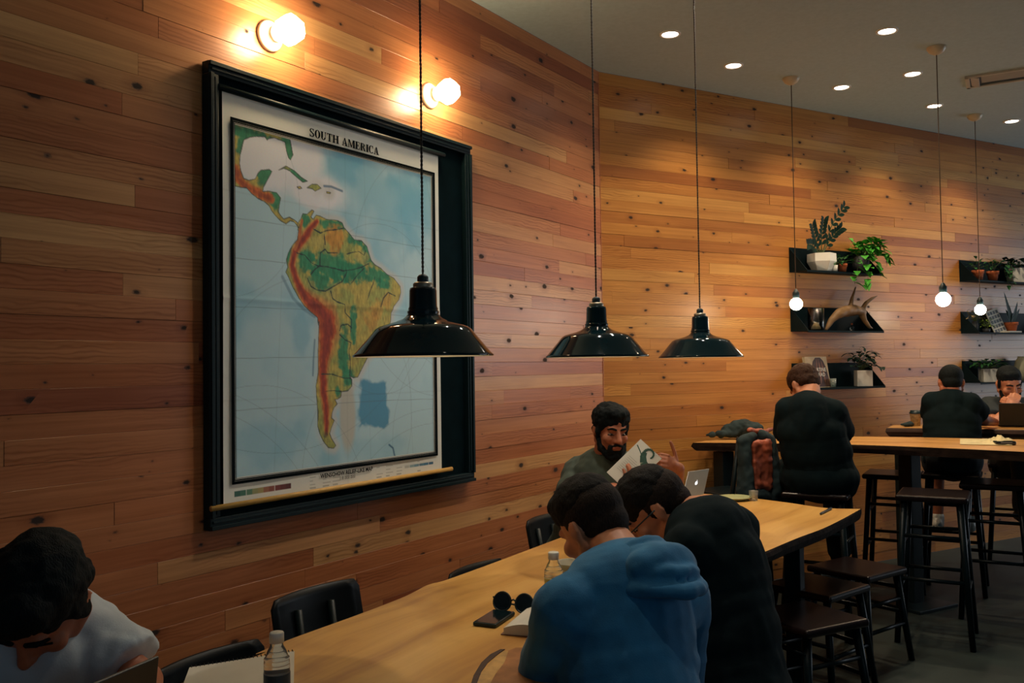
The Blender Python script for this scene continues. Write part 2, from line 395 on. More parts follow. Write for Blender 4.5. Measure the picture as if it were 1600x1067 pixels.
# ---------------------------------------------------------------- pendants over the long table
M_ENAMEL = mat('black_enamel', (0.003, 0.013, 0.017, 1), 0.07, var=0.2, spec=0.4)
M_ENAMEL_IN = mat('white_enamel', lin(225, 220, 205), 0.3, var=0.03)
M_ALU = mat('cast_aluminium', lin(150, 140, 122), 0.38, 0.8, var=0.1)
M_CORD = mat('twisted_cord', lin(58, 50, 42), 0.8, var=0.8, scale=140)
M_WARM = emit('warm_bulb', (1.0, 0.80, 0.50), 34.0)
def twisted(p0, p1, r, pitch=0.022):
    """two strands wound round each other"""
    m = MB(); L = (p1-p0).length; n = int(L/pitch*5); d = (p1-p0)/n
    for ph in (0, math.pi):
        m.tube([p0 + d*i + Vector((math.cos(2*math.pi*i/5+ph), math.sin(2*math.pi*i/5+ph), 0))*r*0.75 for i in range(n+1)], r, 5)
    return m
def pendant(x, y, wpx, label, D=0.36):
    c = P(x, y, FPX*D/wpx); R = D/2
    t = thing('pendant_lamp', label, 'pendant lamp', c, 'black enamel pendants over the long table')
    k = R/0.18
    outer = [(R, 0.0), (R+0.002, 0.003), (0.1765*k, 0.008), (0.152*k, 0.036), (0.132*k, 0.060), (0.124*k, 0.070), (0.114*k, 0.077), (0.098*k, 0.082), (0.072*k, 0.089), (0.052*k, 0.097), (0.041*k, 0.106)]
    inner = [(r-0.003, h-0.003 if i > 1 else h) for i, (r, h) in enumerate(outer)]
    sh = MB().lathe(outer, c, Z, 56).build('shade', M_ENAMEL, t)
    MB().lathe([(R-0.001, 0.0002)] + inner[2:], c, Z, 56).build('shade_lining', M_ENAMEL_IN, sh)
    MB().lathe([(0.040, 0.100), (0.0425, 0.103), (0.0425, 0.107), (0.039, 0.109), (0.041, 0.112), (0.041, 0.117), (0.0375, 0.119), (0.0385, 0.123), (0.036, 0.129), (0.035, 0.170), (0.033, 0.177), (0.026, 0.179), (0.001, 0.180)], c, Z, 36).build('neck', M_ENAMEL, t)
    MB().lathe([(0.0245, 0.178), (0.0255, 0.181), (0.0255, 0.188), (0.021, 0.192), (0.001, 0.193)], c, Z, 28).build('collar', M_ALU, t)
    MB().lathe([(0.013, 0.190), (0.0145, 0.194), (0.0145, 0.206), (0.010, 0.211), (0.004, 0.213)], c, Z, 20).build('strain_relief', M_BLACK, t)
    top = Vector((c.x, c.y, CEIL))
    twisted(c + Z*0.21, top - Z*0.02, 0.0021).build('cord', M_CORD, t)
    MB().lathe([(0.06, 0.0), (0.06, -0.012), (0.045, -0.022), (0.006, -0.028)], top, Z, 28).build('canopy', M_BLACK, t)
    MB().ball(c + Z*0.072, (0.026, 0.026, 0.030), 20, 12).build('bulb', M_WARM, t)
    return c
PEND = [pendant(662, 557, 218, 'large black pendant lamp hanging in front of the framed map'),
        pendant(933, 558, 160, 'black pendant lamp hanging in front of the wall corner, middle of three'),
        pendant(1095, 558.5, 130, 'black pendant lamp farthest from the map, in front of the warm wall')]

# ---------------------------------------------------------------- bare globe bulbs by the shelves
M_GLOBE = emit('globe_bulb', (1.0, 0.82, 0.58), 75.0)
M_CERAMIC = mat('cream_ceramic', lin(196, 180, 150), 0.3, var=0.06)
def globe(cx, cy, by, label, r=0.038):
    top = ZP(cx, cy, CEIL); d = ray(cx+8, by); b = Vector((top.x, top.y, EYE + d.z*top.y))
    t = thing('globe_pendant', label, 'pendant bulb', b, 'bare globe bulbs on cords')
    MB().lathe([(0.052, 0.0), (0.052, -0.008), (0.040, -0.028), (0.016, -0.042), (0.004, -0.045)], top, Z, 28).build('canopy', M_CERAMIC, t)
    MB().tube([b + Z*0.08, top - Z*0.03], 0.0028, 6).build('cord', mat('brown_cord', lin(70, 52, 38), 0.8), t)
    MB().lathe([(0.017, r-0.004), (0.021, r+0.004), (0.021, r+0.032), (0.015, r+0.040), (0.009, r+0.052), (0.003, r+0.056)], b, Z, 20, capb=True).build('socket', M_BLACK, t)
    MB().ball(b, r, 24, 16).build('bulb', M_GLOBE, t)
globe(1236, 122, 475, 'bare globe bulb hanging left of the shelf with the antler')
globe(1463, 74, 468, 'large bare globe bulb hanging between the two shelf columns', 0.040)
globe(1523, 180, 484, 'bare globe bulb hanging in front of the far right shelves')

# ---------------------------------------------------------------- wall sconces over the map
M_OPAL = emit('opal_glass', (1.0, 0.74, 0.42), 75.0)
M_PORC = mat('white_porcelain', lin(238, 226, 206), 0.25, var=0.03)
def sconce(x, y, label):
    b = WA(x, y, 0.0)
    t = thing('wall_sconce', label, 'wall lamp', b, 'porcelain wall lamps above the map')
    MB().lathe([(0.056, 0.0), (0.057, 0.010), (0.052, 0.016), (0.046, 0.018), (0.043, 0.024), (0.030, 0.030), (0.028, 0.040), (0.001, 0.041)], b, nA, 36).build('base', M_PORC, t)
    MB().lathe([(0.030, 0.036), (0.032, 0.046), (0.030, 0.052), (0.001, 0.053)], b, nA, 28).build('holder', M_PORC, t)
    MB().lathe([(0.024, 0.048), (0.028, 0.056), (0.054, 0.092), (0.056, 0.100), (0.055, 0.128), (0.038, 0.152), (0.001, 0.153)], b, nA, 6, flat=True).build('glass_shade', M_OPAL, t)
sconce(420, 57, 'lit porcelain wall lamp above the left half of the map')
sconce(670, 150, 'lit porcelain wall lamp above the right half of the map')

# ================================================================ FRAMED MAP
fa0, fa1, fz0, fz1 = -2.859, -1.373, EYE-0.532, EYE+1.0505
M_FRAME = mat('black_frame_wood', (0.004, 0.015, 0.019, 1), 0.42, spec=0.25, var=0.3, scale=30, stretch=(2, 2, 30))
mf = thing('map_frame', 'large black wooden frame hanging on the board wall around the map', 'frame', AN((fa0+fa1)/2, 0, fz0))
axA = (dA, nA, Z)
MB().box(AN((fa0+fa1)/2, 0.008, (fz0+fz1)/2), (fa1-fa0-0.03, 0.012, fz1-fz0-0.03), axA).build('backing_board', mat('black_board', (0.002, 0.009, 0.012, 1), 0.9, var=0.2, spec=0.05), mf)
def rail(a0, a1, z0, z1, name='rail'):
    horizontal = (a1-a0) > (z1-z0)
    ca, cz = (a0+a1)/2, (z0+z1)/2
    m = MB().box(AN(ca, 0.020, cz), (a1-a0, 0.036, z1-z0), axA)
    o = m.build(name, M_FRAME, mf, 0.003)
    # stepped moulding on the rail
    m2 = MB()
    if horizontal:
        inn = 1 if cz < (fz0+fz1)/2 else -1
        m2.box(AN(ca, 0.042, cz - inn*0.012), (a1-a0, 0.012, 0.014), axA); m2.box(AN(ca, 0.040, cz + inn*0.006), (a1-a0-0.02, 0.006, 0.008), axA)
    else:
        inn = 1 if ca < (fa0+fa1)/2 else -1
        m2.box(AN(ca - inn*0.012, 0.042, cz), (0.014, 0.012, z1-z0), axA); m2.box(AN(ca + inn*0.006, 0.040, cz), (0.008, 0.006, z1-z0-0.02), axA)
    m2.build('moulding', M_FRAME, o, 0.0015)
W_ = 0.042
rail(fa0, fa1, fz1-W_, fz1); rail(fa0, fa1, fz0, fz0+W_)
rail(fa0, fa0+W_, fz0+W_, fz1-W_); rail(fa1-W_, fa1, fz0+W_, fz1-W_)

# ---- the printed sheet: u to the right, v down, both 0..1 over the sheet
ma0, ma1, mz1, mz0 = -2.798, -1.612, EYE+0.965, EYE-0.467
MW, MH = ma1-ma0, mz1-mz0
MOFF = 0.030
sheet = thing('wall_map', 'printed relief map of a continent on a rolled sheet inside the black frame', 'map', AN((ma0+ma1)/2, MOFF, mz0))
def UV(x, y):
    p = WA(x, y, MOFF); return ((p-CORNER).dot(dA)-ma0)/MW, (mz1-p.z)/MH
def zpts(lst, ox, oy, s): return [UV(ox+x/s, oy+y/s) for x, y in lst]
NAM = zpts([(130,60),(600,193),(606,212),(628,330),(608,372),(592,355),(575,300),(560,222),(520,207),(470,187),(425,195),(412,208),(395,180),(330,177),(270,182),(218,205),(207,240),(200,275),(186,330),(180,400),(190,460),(215,528),(260,543),(310,533),(338,480),(360,458),(430,453),(452,468),(430,510),(402,560),(380,600),(374,636),(430,633),(490,645),(525,690),(516,740),(505,800),(515,822),(550,866),(600,850),(640,872),(680,905),(680,940),(640,890),(605,880),(570,905),(525,880),(480,835),(448,795),(428,755),(390,722),(330,692),(280,652),(240,607),(190,602),(143,590),(138,400)], 340, 180, 5.335)
CUBA = zpts([(508,458),(570,423),(640,462),(700,518),(752,550),(710,558),(655,512),(600,462),(550,442)], 340, 180, 5.335)
HISP = zpts([(748,604),(790,574),(835,578),(866,608),(815,632),(790,612)], 340, 180, 5.335)
JAM = zpts([(663,598),(690,592),(704,608),(680,614)], 340, 180, 5.335)
PRI = zpts([(910,636),(945,644),(940,654),(912,650)], 340, 180, 5.335)
z2 = lambda l: zpts(l, 430, 320, 5.336)
z3 = lambda l: zpts(l, 430, 500, 4.85)
SAM = z2([(185,160),(213,120),(232,75),(268,78),(308,42),(326,52),(300,100),(318,120),(345,85),(380,95),(430,120),(520,130),(560,150),(577,190),(620,240),(660,290),(720,300),(765,350),(785,420),(800,465),(830,500),(880,530),(930,580),(985,610),(1012,645),(1040,680),(1045,730),(1030,790),(985,850),(965,900),(960,975)]) + \
      z3([(845,80),(770,130),(742,200),(722,260),(698,288),(660,362),(625,432),(590,436),(566,425),(580,452),(580,500),(550,536),(502,542),(496,582),(470,600),(452,602),(468,636),(445,662),(430,700),(425,742),(446,760),(425,812),(410,860),(426,900),(458,950),(440,972),(400,966),(365,922),(335,860),(320,800),(322,700),(314,600),(308,500),(325,400),(325,250),(330,100),(334,10)]) + \
      z2([(360,1000),(355,940),(300,895),(240,840),(200,780),(150,690),(110,600),(88,560),(105,520),(93,460),(110,400),(150,330),(185,290),(195,220)])
ANDES = z2([(350,140),(300,190),(262,250),(220,310),(165,390),(140,500),(165,590),(212,700),(265,790),(360,870),(435,950),(438,1060)]) + z3([(395,60),(384,200),(366,300),(360,420),(368,550),(382,650),(388,780),(385,860)])
ANDW = [0.010,0.013,0.016,0.015,0.013,0.013,0.014,0.018,0.026,0.036,0.046,0.046,0.046,0.036,0.026,0.020,0.018,0.016,0.012,0.008]
ANDES2 = z2([(225,130),(212,200),(195,290),(170,370)])
CAM = zpts([(150,440),(170,540),(230,590),(300,630),(370,670),(440,690)], 340, 180, 5.335)
RIV = [z2([(180,400),(250,420),(300,480),(360,510),(430,515),(500,530),(570,550),(650,540),(720,520),(780,490)]), z2([(300,580),(330,540),(365,515)]), z2([(270,610),(300,680),(350,710),(420,720),(470,690),(560,640),(600,560)]),
       z2([(830,600),(815,660),(790,720),(770,790)]), z2([(640,650),(690,580),(740,530)]), z2([(320,200),(380,235),(430,215),(520,205),(570,195)]), z2([(465,720),(480,780),(520,810),(580,830),(585,900),(640,960),(630,1060)]),
       z2([(375,510),(378,400),(420,370),(440,400),(520,400)]), z2([(600,410),(650,395),(700,390),(740,420),(755,380)]), z2([(420,330),(410,240)]), z2([(1000,760),(940,730),(900,780),(880,850)]),
       z3([(490,80),(500,40),(550,30),(580,60)]), z3([(490,110),(530,150),(575,170),(560,230),(570,330),(565,420)]), z3([(350,410),(430,410),(520,440),(600,440)]), z3([(380,540),(440,535),(500,540)])]
NU, NV = 430, 516
us = (np.arange(NU+1))/NU; vs_ = (np.arange(NV+1))/NV
GU, GV = np.meshgrid(us, vs_); X_ = GU*MW; Y_ = GV*MH
def inside(poly):
    r = np.zeros(GU.shape, bool); n = len(poly)
    for i in range(n):
        (x0, y0), (x1, y1) = poly[i], poly[(i+1) % n]
        if y0 == y1: continue
        c = ((y0 > GV) != (y1 > GV)) & (GU < (x1-x0)*(GV-y0)/(y1-y0)+x0); r ^= c
    return r
def pdist(pl, closed=False, wid=None):
    d = np.full(GU.shape, 9.0); n = len(pl); rng = range(n if closed else n-1)
    for i in rng:
        (x0, y0), (x1, y1) = pl[i], pl[(i+1) % n]; x0 *= MW; x1 *= MW; y0 *= MH; y1 *= MH
        dx, dy = x1-x0, y1-y0; L2 = dx*dx+dy*dy+1e-12
        t = np.clip(((X_-x0)*dx+(Y_-y0)*dy)/L2, 0, 1); e = np.hypot(X_-x0-t*dx, Y_-y0-t*dy)
        if wid: e = e/(wid[i]+(wid[i+1]-wid[i])*t)
        d = np.minimum(d, e)
    return d
RS = np.random.RandomState(5)
def vnoise(fx, fy):
    g = RS.rand(int(fy)+3, int(fx)+3); x = GU*fx; y = GV*fy; i = x.astype(int); j = y.astype(int); a = x-i; b = y-j
    a = a*a*(3-2*a); b = b*b*(3-2*b)
    return (g[j, i]*(1-a)+g[j, i+1]*a)*(1-b)+(g[j+1, i]*(1-a)+g[j+1, i+1]*a)*b
def fbm(fx, fy, o=4):
    s = 0; a = 0.5
    for k_ in range(o): s = s + a*vnoise(fx*2**k_, fy*2**k_); a *= 0.5
    return s/(1-0.5**o)
def ell(c, r): return np.hypot((GU-c[0])*MW/r[0], (GV-c[1])*MH/r[1])
def sm(x, a, b): t = np.clip((x-a)/(b-a), 0, 1); return t*t*(3-2*t)
def C3(r, g, b): return np.array(lin(r, g, b)[:3])
nA1 = fbm(14, 17); nB1 = fbm(60, 72, 3); nC1 = fbm(5, 6)
rgb = np.zeros(GU.shape+(3,)); rgb[:] = C3(232, 232, 222)
def blend(c, m):
    global rgb
    rgb = rgb*(1-m[..., None]) + C3(*c)*m[..., None]
bu0, bu1, bv0, bv1 = 0.0438, 0.9545, 0.076, 0.930
innerm = ((GU > bu0) & (GU < bu1) & (GV > bv0) & (GV < bv1)).astype(float)
land = inside(SAM) | inside(NAM) | inside(CUBA) | inside(HISP) | inside(JAM) | inside(PRI)
coast = np.minimum(np.minimum(pdist(SAM, True), pdist(NAM, True)), np.minimum(np.minimum(pdist(CUBA, True), pdist(HISP, True)), np.minimum(pdist(JAM, True), pdist(PRI, True))))
blend((190, 222, 230), innerm)
blend((140, 194, 212), innerm*sm(nC1, 0.42, 0.72)*0.8)
for c, r, s in ((UV(540, 262), (0.12, 0.10), 0.75), (UV(640, 320), (0.14, 0.22), 0.6), (UV(585, 640), (0.085, 0.085), 0.0), (UV(470, 520), (0.05, 0.12), 0.45), (UV(420, 690), (0.2, 0.1), 0.35), (UV(590, 700), (0.2, 0.06), 0.25)):
    blend((104, 182, 210), innerm*s*(1-sm(ell(c, r)+0.9*(nA1-0.5), 0.5, 1.15)))
bx0 = UV(585, 628); blend((66, 148, 184), innerm*0.9*(1-sm(np.maximum(np.abs((GU-bx0[0])*MW)/0.105, np.abs((GV-bx0[1])*MH)/0.115)+0.9*(nA1-0.5), 0.72, 0.90)))
# pale shelf seas: Gulf, Caribbean, north-east coast, southern shelf
for c, r in ((UV(415, 240), (0.19, 0.15)), (UV(500, 300), (0.17, 0.08)), (UV(480, 250), (0.10, 0.09))):
    blend((236, 236, 240), innerm*1.0*(1-sm(ell(c, r)+0.5*(nA1-0.5), 0.6, 1.1)))
blend((214, 210, 204), innerm*0.8*(1-sm(coast, 0.006, 0.035))*sm(GU, 0.3, 0.45))
blend((200, 196, 180), innerm*0.9*(1-sm(ell(UV(543, 650), (0.055, 0.17)), 0.6, 1.0))*(GU > UV(520, 650)[0]))
for l, wv_, s in ((z3([(865,945),(895,970),(908,1030)]), 0.006, 0.9), (z3([(300,150),(290,300),(285,420)]), 0.006, 0.6), (zpts([(890,590),(950,595),(1040,632)], 340, 180, 5.335), 0.007, 0.8), (z2([(60,600),(150,780),(240,870),(330,930)]), 0.010, 0.45)):
    blend((44, 100, 140), innerm*s*(1-sm(pdist(l), wv_*0.3, wv_)))
# land colours by height
lm = land.astype(float)*innerm
blend((192, 172, 84), lm)
blend((120, 158, 88), lm*sm(nA1, 0.45, 0.7)*0.5)
def zone(cpx, r, colr, s, rough=0.9): blend(colr, lm*s*(1-sm(ell(UV(*cpx), r)+rough*(nB1-0.5)+0.5*(nA1-0.5), 0.55, 1.05)))
for cpx, r in (((520, 415), (0.16, 0.070)), ((545, 422), (0.13, 0.05)), ((500, 440), (0.08, 0.05)), ((590, 430), (0.12, 0.035)), ((520, 352), (0.10, 0.025)), ((556, 375), (0.06, 0.03)), ((575, 395), (0.05, 0.06)), ((478, 345), (0.03, 0.045)), ((552, 505), (0.022, 0.10)), ((537, 550), (0.036, 0.14)), ((543, 590), (0.04, 0.055)), ((527, 612), (0.02, 0.03)), ((452, 400), (0.02, 0.06)), ((480, 405), (0.06, 0.06)), ((450, 230), (0.05, 0.09)), ((390, 210), (0.14, 0.03)), ((420, 275), (0.07, 0.045)), ((430, 310), (0.03, 0.06)), ((378, 225), (0.03, 0.06)), ((470, 275), (0.10, 0.04)), ((600, 445), (0.06, 0.03))):
    zone(cpx, r, (40, 138, 96), 0.95)
for cpx, r in (((486, 455), (0.04, 0.05)), ((515, 470), (0.06, 0.05)), ((565, 400), (0.055, 0.03)), ((500, 380), (0.06, 0.03))): zone(cpx, r, (184, 172, 96), 0.7)
for cpx, r, s in (((525, 371), (0.062, 0.050), 0.95), ((522, 392), (0.03, 0.03), 0.8), ((592, 482), (0.05, 0.06), 0.55), ((605, 470), (0.03, 0.05), 0.5), ((580, 500), (0.05, 0.05), 0.6), ((515, 640), (0.02, 0.05), 0.5)): zone(cpx, r, (206, 146, 58), s)
da = pdist(ANDES, wid=ANDW) + 0.45*(nB1-0.5)
blend((200, 140, 70), lm*(1-sm(da, 1.0, 1.75))); blend((192, 82, 34), lm*(1-sm(da, 0.7, 1.05))); blend((148, 48, 34), lm*(1-sm(da, 0.25, 0.65))*0.85)
d2 = pdist(ANDES2)+0.006*(nB1-0.5); blend((196, 110, 52), lm*(1-sm(d2, 0.004, 0.010)))
d3 = pdist(CAM)+0.02*(nB1-0.5); blend((206, 108, 44), lm*(1-sm(d3, 0.012, 0.024))); blend((168, 74, 40), lm*(1-sm(d3, 0.003, 0.012))*0.7)
blend((92, 88, 64), lm*(1-sm(ell(UV(510, 690), (0.035, 0.05)), 0.5, 1.0))*sm(nB1, 0.35, 0.6)*0.8)
# hachured relief, rivers and coast line
rel = (fbm(150, 70, 3)-0.5)+0.35*(nB1-0.5)
rgb = np.clip(rgb*(1+lm[..., None]*rel[..., None]*0.85), 0, 1)
dr = np.full(GU.shape, 9.0)
for rv in RIV: dr = np.minimum(dr, pdist(rv))
dr = dr + 0.0035*(nB1-0.5)
blend((30, 54, 52), lm*(1-sm(dr, 0.0010, 0.0032)))
blend((46, 60, 58), innerm*(1-sm(coast+0.002*(nB1-0.5), 0.0006, 0.0028))*0.9)
# graticule and sea-lane curves
for vv in (0.30, 0.3975, 0.515, 0.64, 0.765): blend((96, 118, 128), innerm*(1-lm)*0.5*(1-sm(np.abs((GV-vv-0.02*(GU-0.5)**2)*MH), 0.0004, 0.0022)))
for uu in (0.22, 0.42, 0.60, 0.80): blend((110, 130, 138), innerm*(1-lm)*0.22*(1-sm(np.abs((GU-uu-(GV-0.45)*(uu-0.5)*0.25)*MW), 0.0004, 0.0022)))
for q_ in range(16):
    c = (RS.uniform(-0.3, 1.3), RS.uniform(0.2, 1.5)); rr = RS.uniform(0.3, 1.0)
    blend((90, 110, 122), innerm*(1-lm)*0.30*(1-sm(np.abs(np.hypot((GU-c[0])*MW, (GV-c[1])*MH)-rr), 0.0004, 0.0020)))
# age of the paper: folds and soft stains
rgb *= (0.93+0.10*nC1+0.05*nA1)[..., None]
for vv in (0.24, 0.50, 0.745): rgb *= (1-0.10*np.exp(-((GV-vv)*MH/0.003)**2))[..., None]
for uu in (0.5,): rgb *= (1-0.08*np.exp(-((GU-uu)*MW/0.003)**2))[..., None]
# legend blocks in the lower margin
def block(u0, u1, v0, v1, c, s=1.0): blend(c, ((GU > u0) & (GU < u1) & (GV > v0) & (GV < v1)).astype(float)*s)
for i, c in enumerate(((56,104,92),(72,124,104),(100,140,110),(160,160,110),(176,160,104),(168,110,84),(150,84,70),(128,62,58),(110,52,52),(96,48,50))):
    u0 = 0.039+0.0214*i; block(u0, u0+0.0206, 0.9620, 0.9760, c)
for i, c in enumerate(((196,200,190),(150,180,184),(120,160,176),(92,140,164),(70,120,150),(56,104,136))):
    u0 = 0.790+0.0268*i; block(u0, u0+0.026, 0.9625, 0.9705, c)
for k_ in range(4):
    for cc in range(7):
        u0 = (0.33, 0.385, 0.43, 0.64, 0.69, 0.745, 0.86)[cc]; block(u0, u0+0.012+0.026*RS.rand(), 0.954+0.0095*k_, 0.9562+0.0095*k_, (96, 100, 92), 0.55 if RS.rand() > 0.2 else 0)
verts = np.empty((GU.size, 3)); wavy = 0.0018*np.sin(GU*9+1)*np.sin(GV*5) + 0.0015*np.exp(-((GV-0.5)*MH/0.01)**2)
org = np.array(AN(ma0, MOFF, mz1)); verts[:] = org + np.outer(X_.ravel(), np.array(dA)) - np.outer(Y_.ravel(), np.array(Z)) + np.outer(wavy.ravel(), np.array(nA))
idx = np.arange(GU.size).reshape(GU.shape)
quads = np.stack([idx[:-1, :-1], idx[1:, :-1], idx[1:, 1:], idx[:-1, 1:]], -1).reshape(-1, 4)
me = bpy.data.meshes.new('sheet'); me.vertices.add(len(verts)); me.vertices.foreach_set('co', verts.ravel())
me.loops.add(quads.size); me.loops.foreach_set('vertex_index', quads.ravel().astype(np.int32))
me.polygons.add(len(quads)); me.polygons.foreach_set('loop_start', np.arange(0, quads.size, 4, dtype=np.int32)); me.polygons.foreach_set('use_smooth', np.ones(len(quads), bool))
me.update(calc_edges=True); me.validate()
ca = me.color_attributes.new('print', 'FLOAT_COLOR', 'POINT'); ca.data.foreach_set('color', np.concatenate([np.clip(rgb, 0, 1).reshape(-1, 3), np.ones((GU.size, 1))], 1).astype(np.float32).ravel())
k = NT('printed_map'); at_ = k.n('Attribute', attribute_name='print')
nzp = k.n('TexNoise', i_Scale=160.0, i_Detail=2.0); k.l(k.n('TexCoord').outputs['Object'], nzp.inputs['Vector'])
k.l(k.mix(0.10, at_.outputs['Color'], k.mix(1.0, at_.outputs['Color'], nzp.outputs['Color'], 'MULTIPLY')), k.b.inputs['Base Color']); k.b.inputs['Roughness'].default_value = 0.55
MATS['printed_map'] = k.m
link('printed_sheet', me, k.m, sheet)
M_INK = mat('printing_ink', (0.004, 0.007, 0.009, 1), 0.9, var=0.2, spec=0.05)
def onmap(u, v, lift=0.0055): return AN(ma0+u*MW, MOFF+lift, mz1-v*MH)
bd = MB()
def rect_line(u0, u1, v0, v1, wd):
    a, b = wd/MW, wd/MH
    for (x0, x1, y0, y1) in ((u0, u1, v0, v0+b), (u0, u1, v1-b, v1), (u0, u0+a, v0, v1), (u1-a, u1, v0, v1)):
        bd.box((onmap(x0, y0)+onmap(x1, y1))/2, ((x1-x0)*MW, 0.0006, (y1-y0)*MH), axA)
rect_line(bu0-0.0185, bu1+0.0185, bv0-0.015, bv1+0.015, 0.0105)
rect_line(bu0-0.0100, bu1+0.0100, bv0-0.0072, bv1+0.0072, 0.0028)
rect_line(bu0-0.0068, bu1+0.0068, bv0-0.0053, bv1+0.0053, 0.0020)
rect_line(bu0-0.0036, bu1+0.0036, bv0-0.0026, bv1+0.0026, 0.0018)
bd.build('border', M_INK, sheet)

# ---- display lettering: fat stems, hairline serifs, as on the sheet
def glyph(ch):
    """returns (width, list of polygons) in a unit-high box"""
    R4 = lambda x0, y0, x1, y1: [(x0, y0), (x1, y0), (x1, y1), (x0, y1)]
    s, t = 0.235, 0.09
    def ring(cx, cy, ro, ri, a0=0, a1=360, n=24):
        out = []
        for i in range(n):
            p, q2 = R_(a0+(a1-a0)*i/n), R_(a0+(a1-a0)*(i+1)/n)
            out.append([(cx+ro[0]*math.cos(p), cy+ro[1]*math.sin(p)), (cx+ro[0]*math.cos(q2), cy+ro[1]*math.sin(q2)), (cx+ri[0]*math.cos(q2), cy+ri[1]*math.sin(q2)), (cx+ri[0]*math.cos(p), cy+ri[1]*math.sin(p))])
        return out
    stem = lambda x, w_=s: [R4(x, 0, x+w_, 1), R4(x-0.05, 0, x+w_+0.05, t), R4(x-0.05, 1-t, x+w_+0.05, 1)]
    thin = lambda x: [R4(x, 0, x+0.07, 1), R4(x-0.05, 0, x+0.12, t), R4(x-0.05, 1-t, x+0.12, 1)]
    if ch == 'O': return 0.72, ring(0.36, 0.5, (0.36, 0.52), (0.145, 0.45))
    if ch == 'C': return 0.68, ring(0.36, 0.5, (0.36, 0.52), (0.145, 0.45), 48, 312) + [R4(0.56, 0.66, 0.64, 1.0), R4(0.56, 0.04, 0.62, 0.20)]
    if ch == 'S': return 0.60, ring(0.30, 0.745, (0.28, 0.275), (0.13, 0.20), 30, 262) + ring(0.30, 0.265, (0.30, 0.285), (0.14, 0.20), -150, 88) + [R4(0.48, 0.70, 0.55, 1.0), R4(0.02, 0.0, 0.09, 0.30), [(0.13, 0.62), (0.40, 0.34), (0.50, 0.42), (0.22, 0.70)]]
    if ch == 'U': return 0.74, [R4(0.05, 0.3, 0.05+s, 1), R4(0, 1-t, 0.31, 1), R4(0.57, 0.3, 0.64, 1), R4(0.50, 1-t, 0.71, 1)] + ring(0.345, 0.32, (0.295, 0.34), (0.10, 0.25), 180, 360, 14)
    if ch == 'T': return 0.70, [R4(0.25, 0, 0.45, 1), R4(0.18, 0, 0.52, t), R4(0, 1-t*1.2, 0.70, 1), R4(0, 0.70, 0.06, 1), R4(0.64, 0.70, 0.70, 1)]
    if ch == 'H': return 0.80, stem(0.05) + stem(0.55) + [R4(0.2, 0.47, 0.6, 0.47+t)]
    if ch == 'I': return 0.34, stem(0.07)
    if ch == 'E': return 0.64, stem(0.05) + [R4(0.2, 0, 0.60, t), R4(0.2, 1-t, 0.58, 1), R4(0.2, 0.47, 0.44, 0.47+t), R4(0.54, 0, 0.60, 0.28), R4(0.52, 0.74, 0.58, 1), R4(0.40, 0.36, 0.45, 0.66)]
    if ch == 'A': return 0.78, [[(0.32, 1), (0.45, 1), (0.72, 0), (0.49, 0)], [(0.33, 1), (0.40, 1), (0.14, 0), (0.08, 0)], R4(0.0, 0, 0.24, t), R4(0.42, 0, 0.78, t), R4(0.18, 0.27, 0.56, 0.33)]
    if ch == 'R': return 0.76, stem(0.05) + ring(0.36, 0.745, (0.27, 0.255), (0.09, 0.19), -90, 90, 12) + [R4(0.2, 1-t, 0.37, 1), R4(0.2, 0.49, 0.38, 0.49+t), [(0.34, 0.52), (0.52, 0.52), (0.72, 0.05), (0.52, 0.0)], R4(0.52, 0, 0.76, t)]
    if ch == 'M': return 0.98, thin(0.06) + stem(0.70) + [[(0.05, 1), (0.25, 1), (0.52, 0.12), (0.42, 0.02)], [(0.42, 0.02), (0.50, 0.02), (0.76, 1), (0.70, 1)]]
    return 0.34, []
def lettering(text, u0, u1, vbase, h):
    tot = 0; items = []
    for ch in text:
        wd, ps = glyph(ch); items.append((tot, ps)); tot += wd+0.07
    sx = (u1-u0)*MW/(tot-0.07); m = MB()
    for x0, ps in items:
        for pl in ps:
            pts = [onmap(u0+(x0+x)*sx/MW, vbase-y*h/MH, 0.0055) for x, y in pl]
            m.prism(pts, nA*0.0006)
    return m
# the lettering spans these places on the sheet
tu0, tv0 = UV(482, 213); tu1, tv1 = UV(590.5, 243)
lettering('SOUTH AMERICA', tu0, tu1, (tv0+tv1)/2, 0.0315).build('title', M_INK, sheet)
def text_mesh(s, size, bold=0.0, sx=1.0, width=None):
    cu = bpy.data.curves.new('t', 'FONT'); cu.body = s; cu.size = size; cu.align_x = 'CENTER'; cu.offset = bold; cu.resolution_u = 2
    o = bpy.data.objects.new('t', cu); col.objects.link(o); dg = bpy.context.evaluated_depsgraph_get()
    m = bpy.data.meshes.new_from_object(o.evaluated_get(dg)); bpy.data.objects.remove(o); bpy.data.curves.remove(cu)
    if width:
        xs = [v.co.x for v in m.vertices]; sx = width/(max(xs)-min(xs))
    for v in m.vertices: v.co.x *= sx
    m.materials.clear(); return m
def put_text(s, size, org, x, y, n, material, parent, name, bold=0.0, sx=1.0, width=None):
    o = link(name, text_mesh(s, size, bold, sx, width), material); frame_obj(o, org, x, y, n)
    o.parent = parent; o.matrix_parent_inverse = parent.matrix_basis.inverted(); return o
pu0, pv0 = UV(499, 746); pu1, pv1 = UV(581, 735.5); su = (pu0+pu1)/2; sv = (pv0+pv1)/2
put_text('WENSCHOW RELIEF-LIKE MAP', 0.0225, onmap(su, sv), dA, Z, nA, M_INK, sheet, 'publisher_line', 0.0006, 1.0, (pu1-pu0)*MW)
put_text('1:8 000 000', 0.0185, onmap(su, sv+0.0125), dA, Z, nA, M_INK, sheet, 'scale_line', 0.0)
d0, d1 = WA(330, 793, 0.045), WA(706, 734, 0.045)
dz = (d0.z+d1.z)/2
a0_, a1_ = (d0-CORNER).dot(dA), (d1-CORNER).dot(dA)
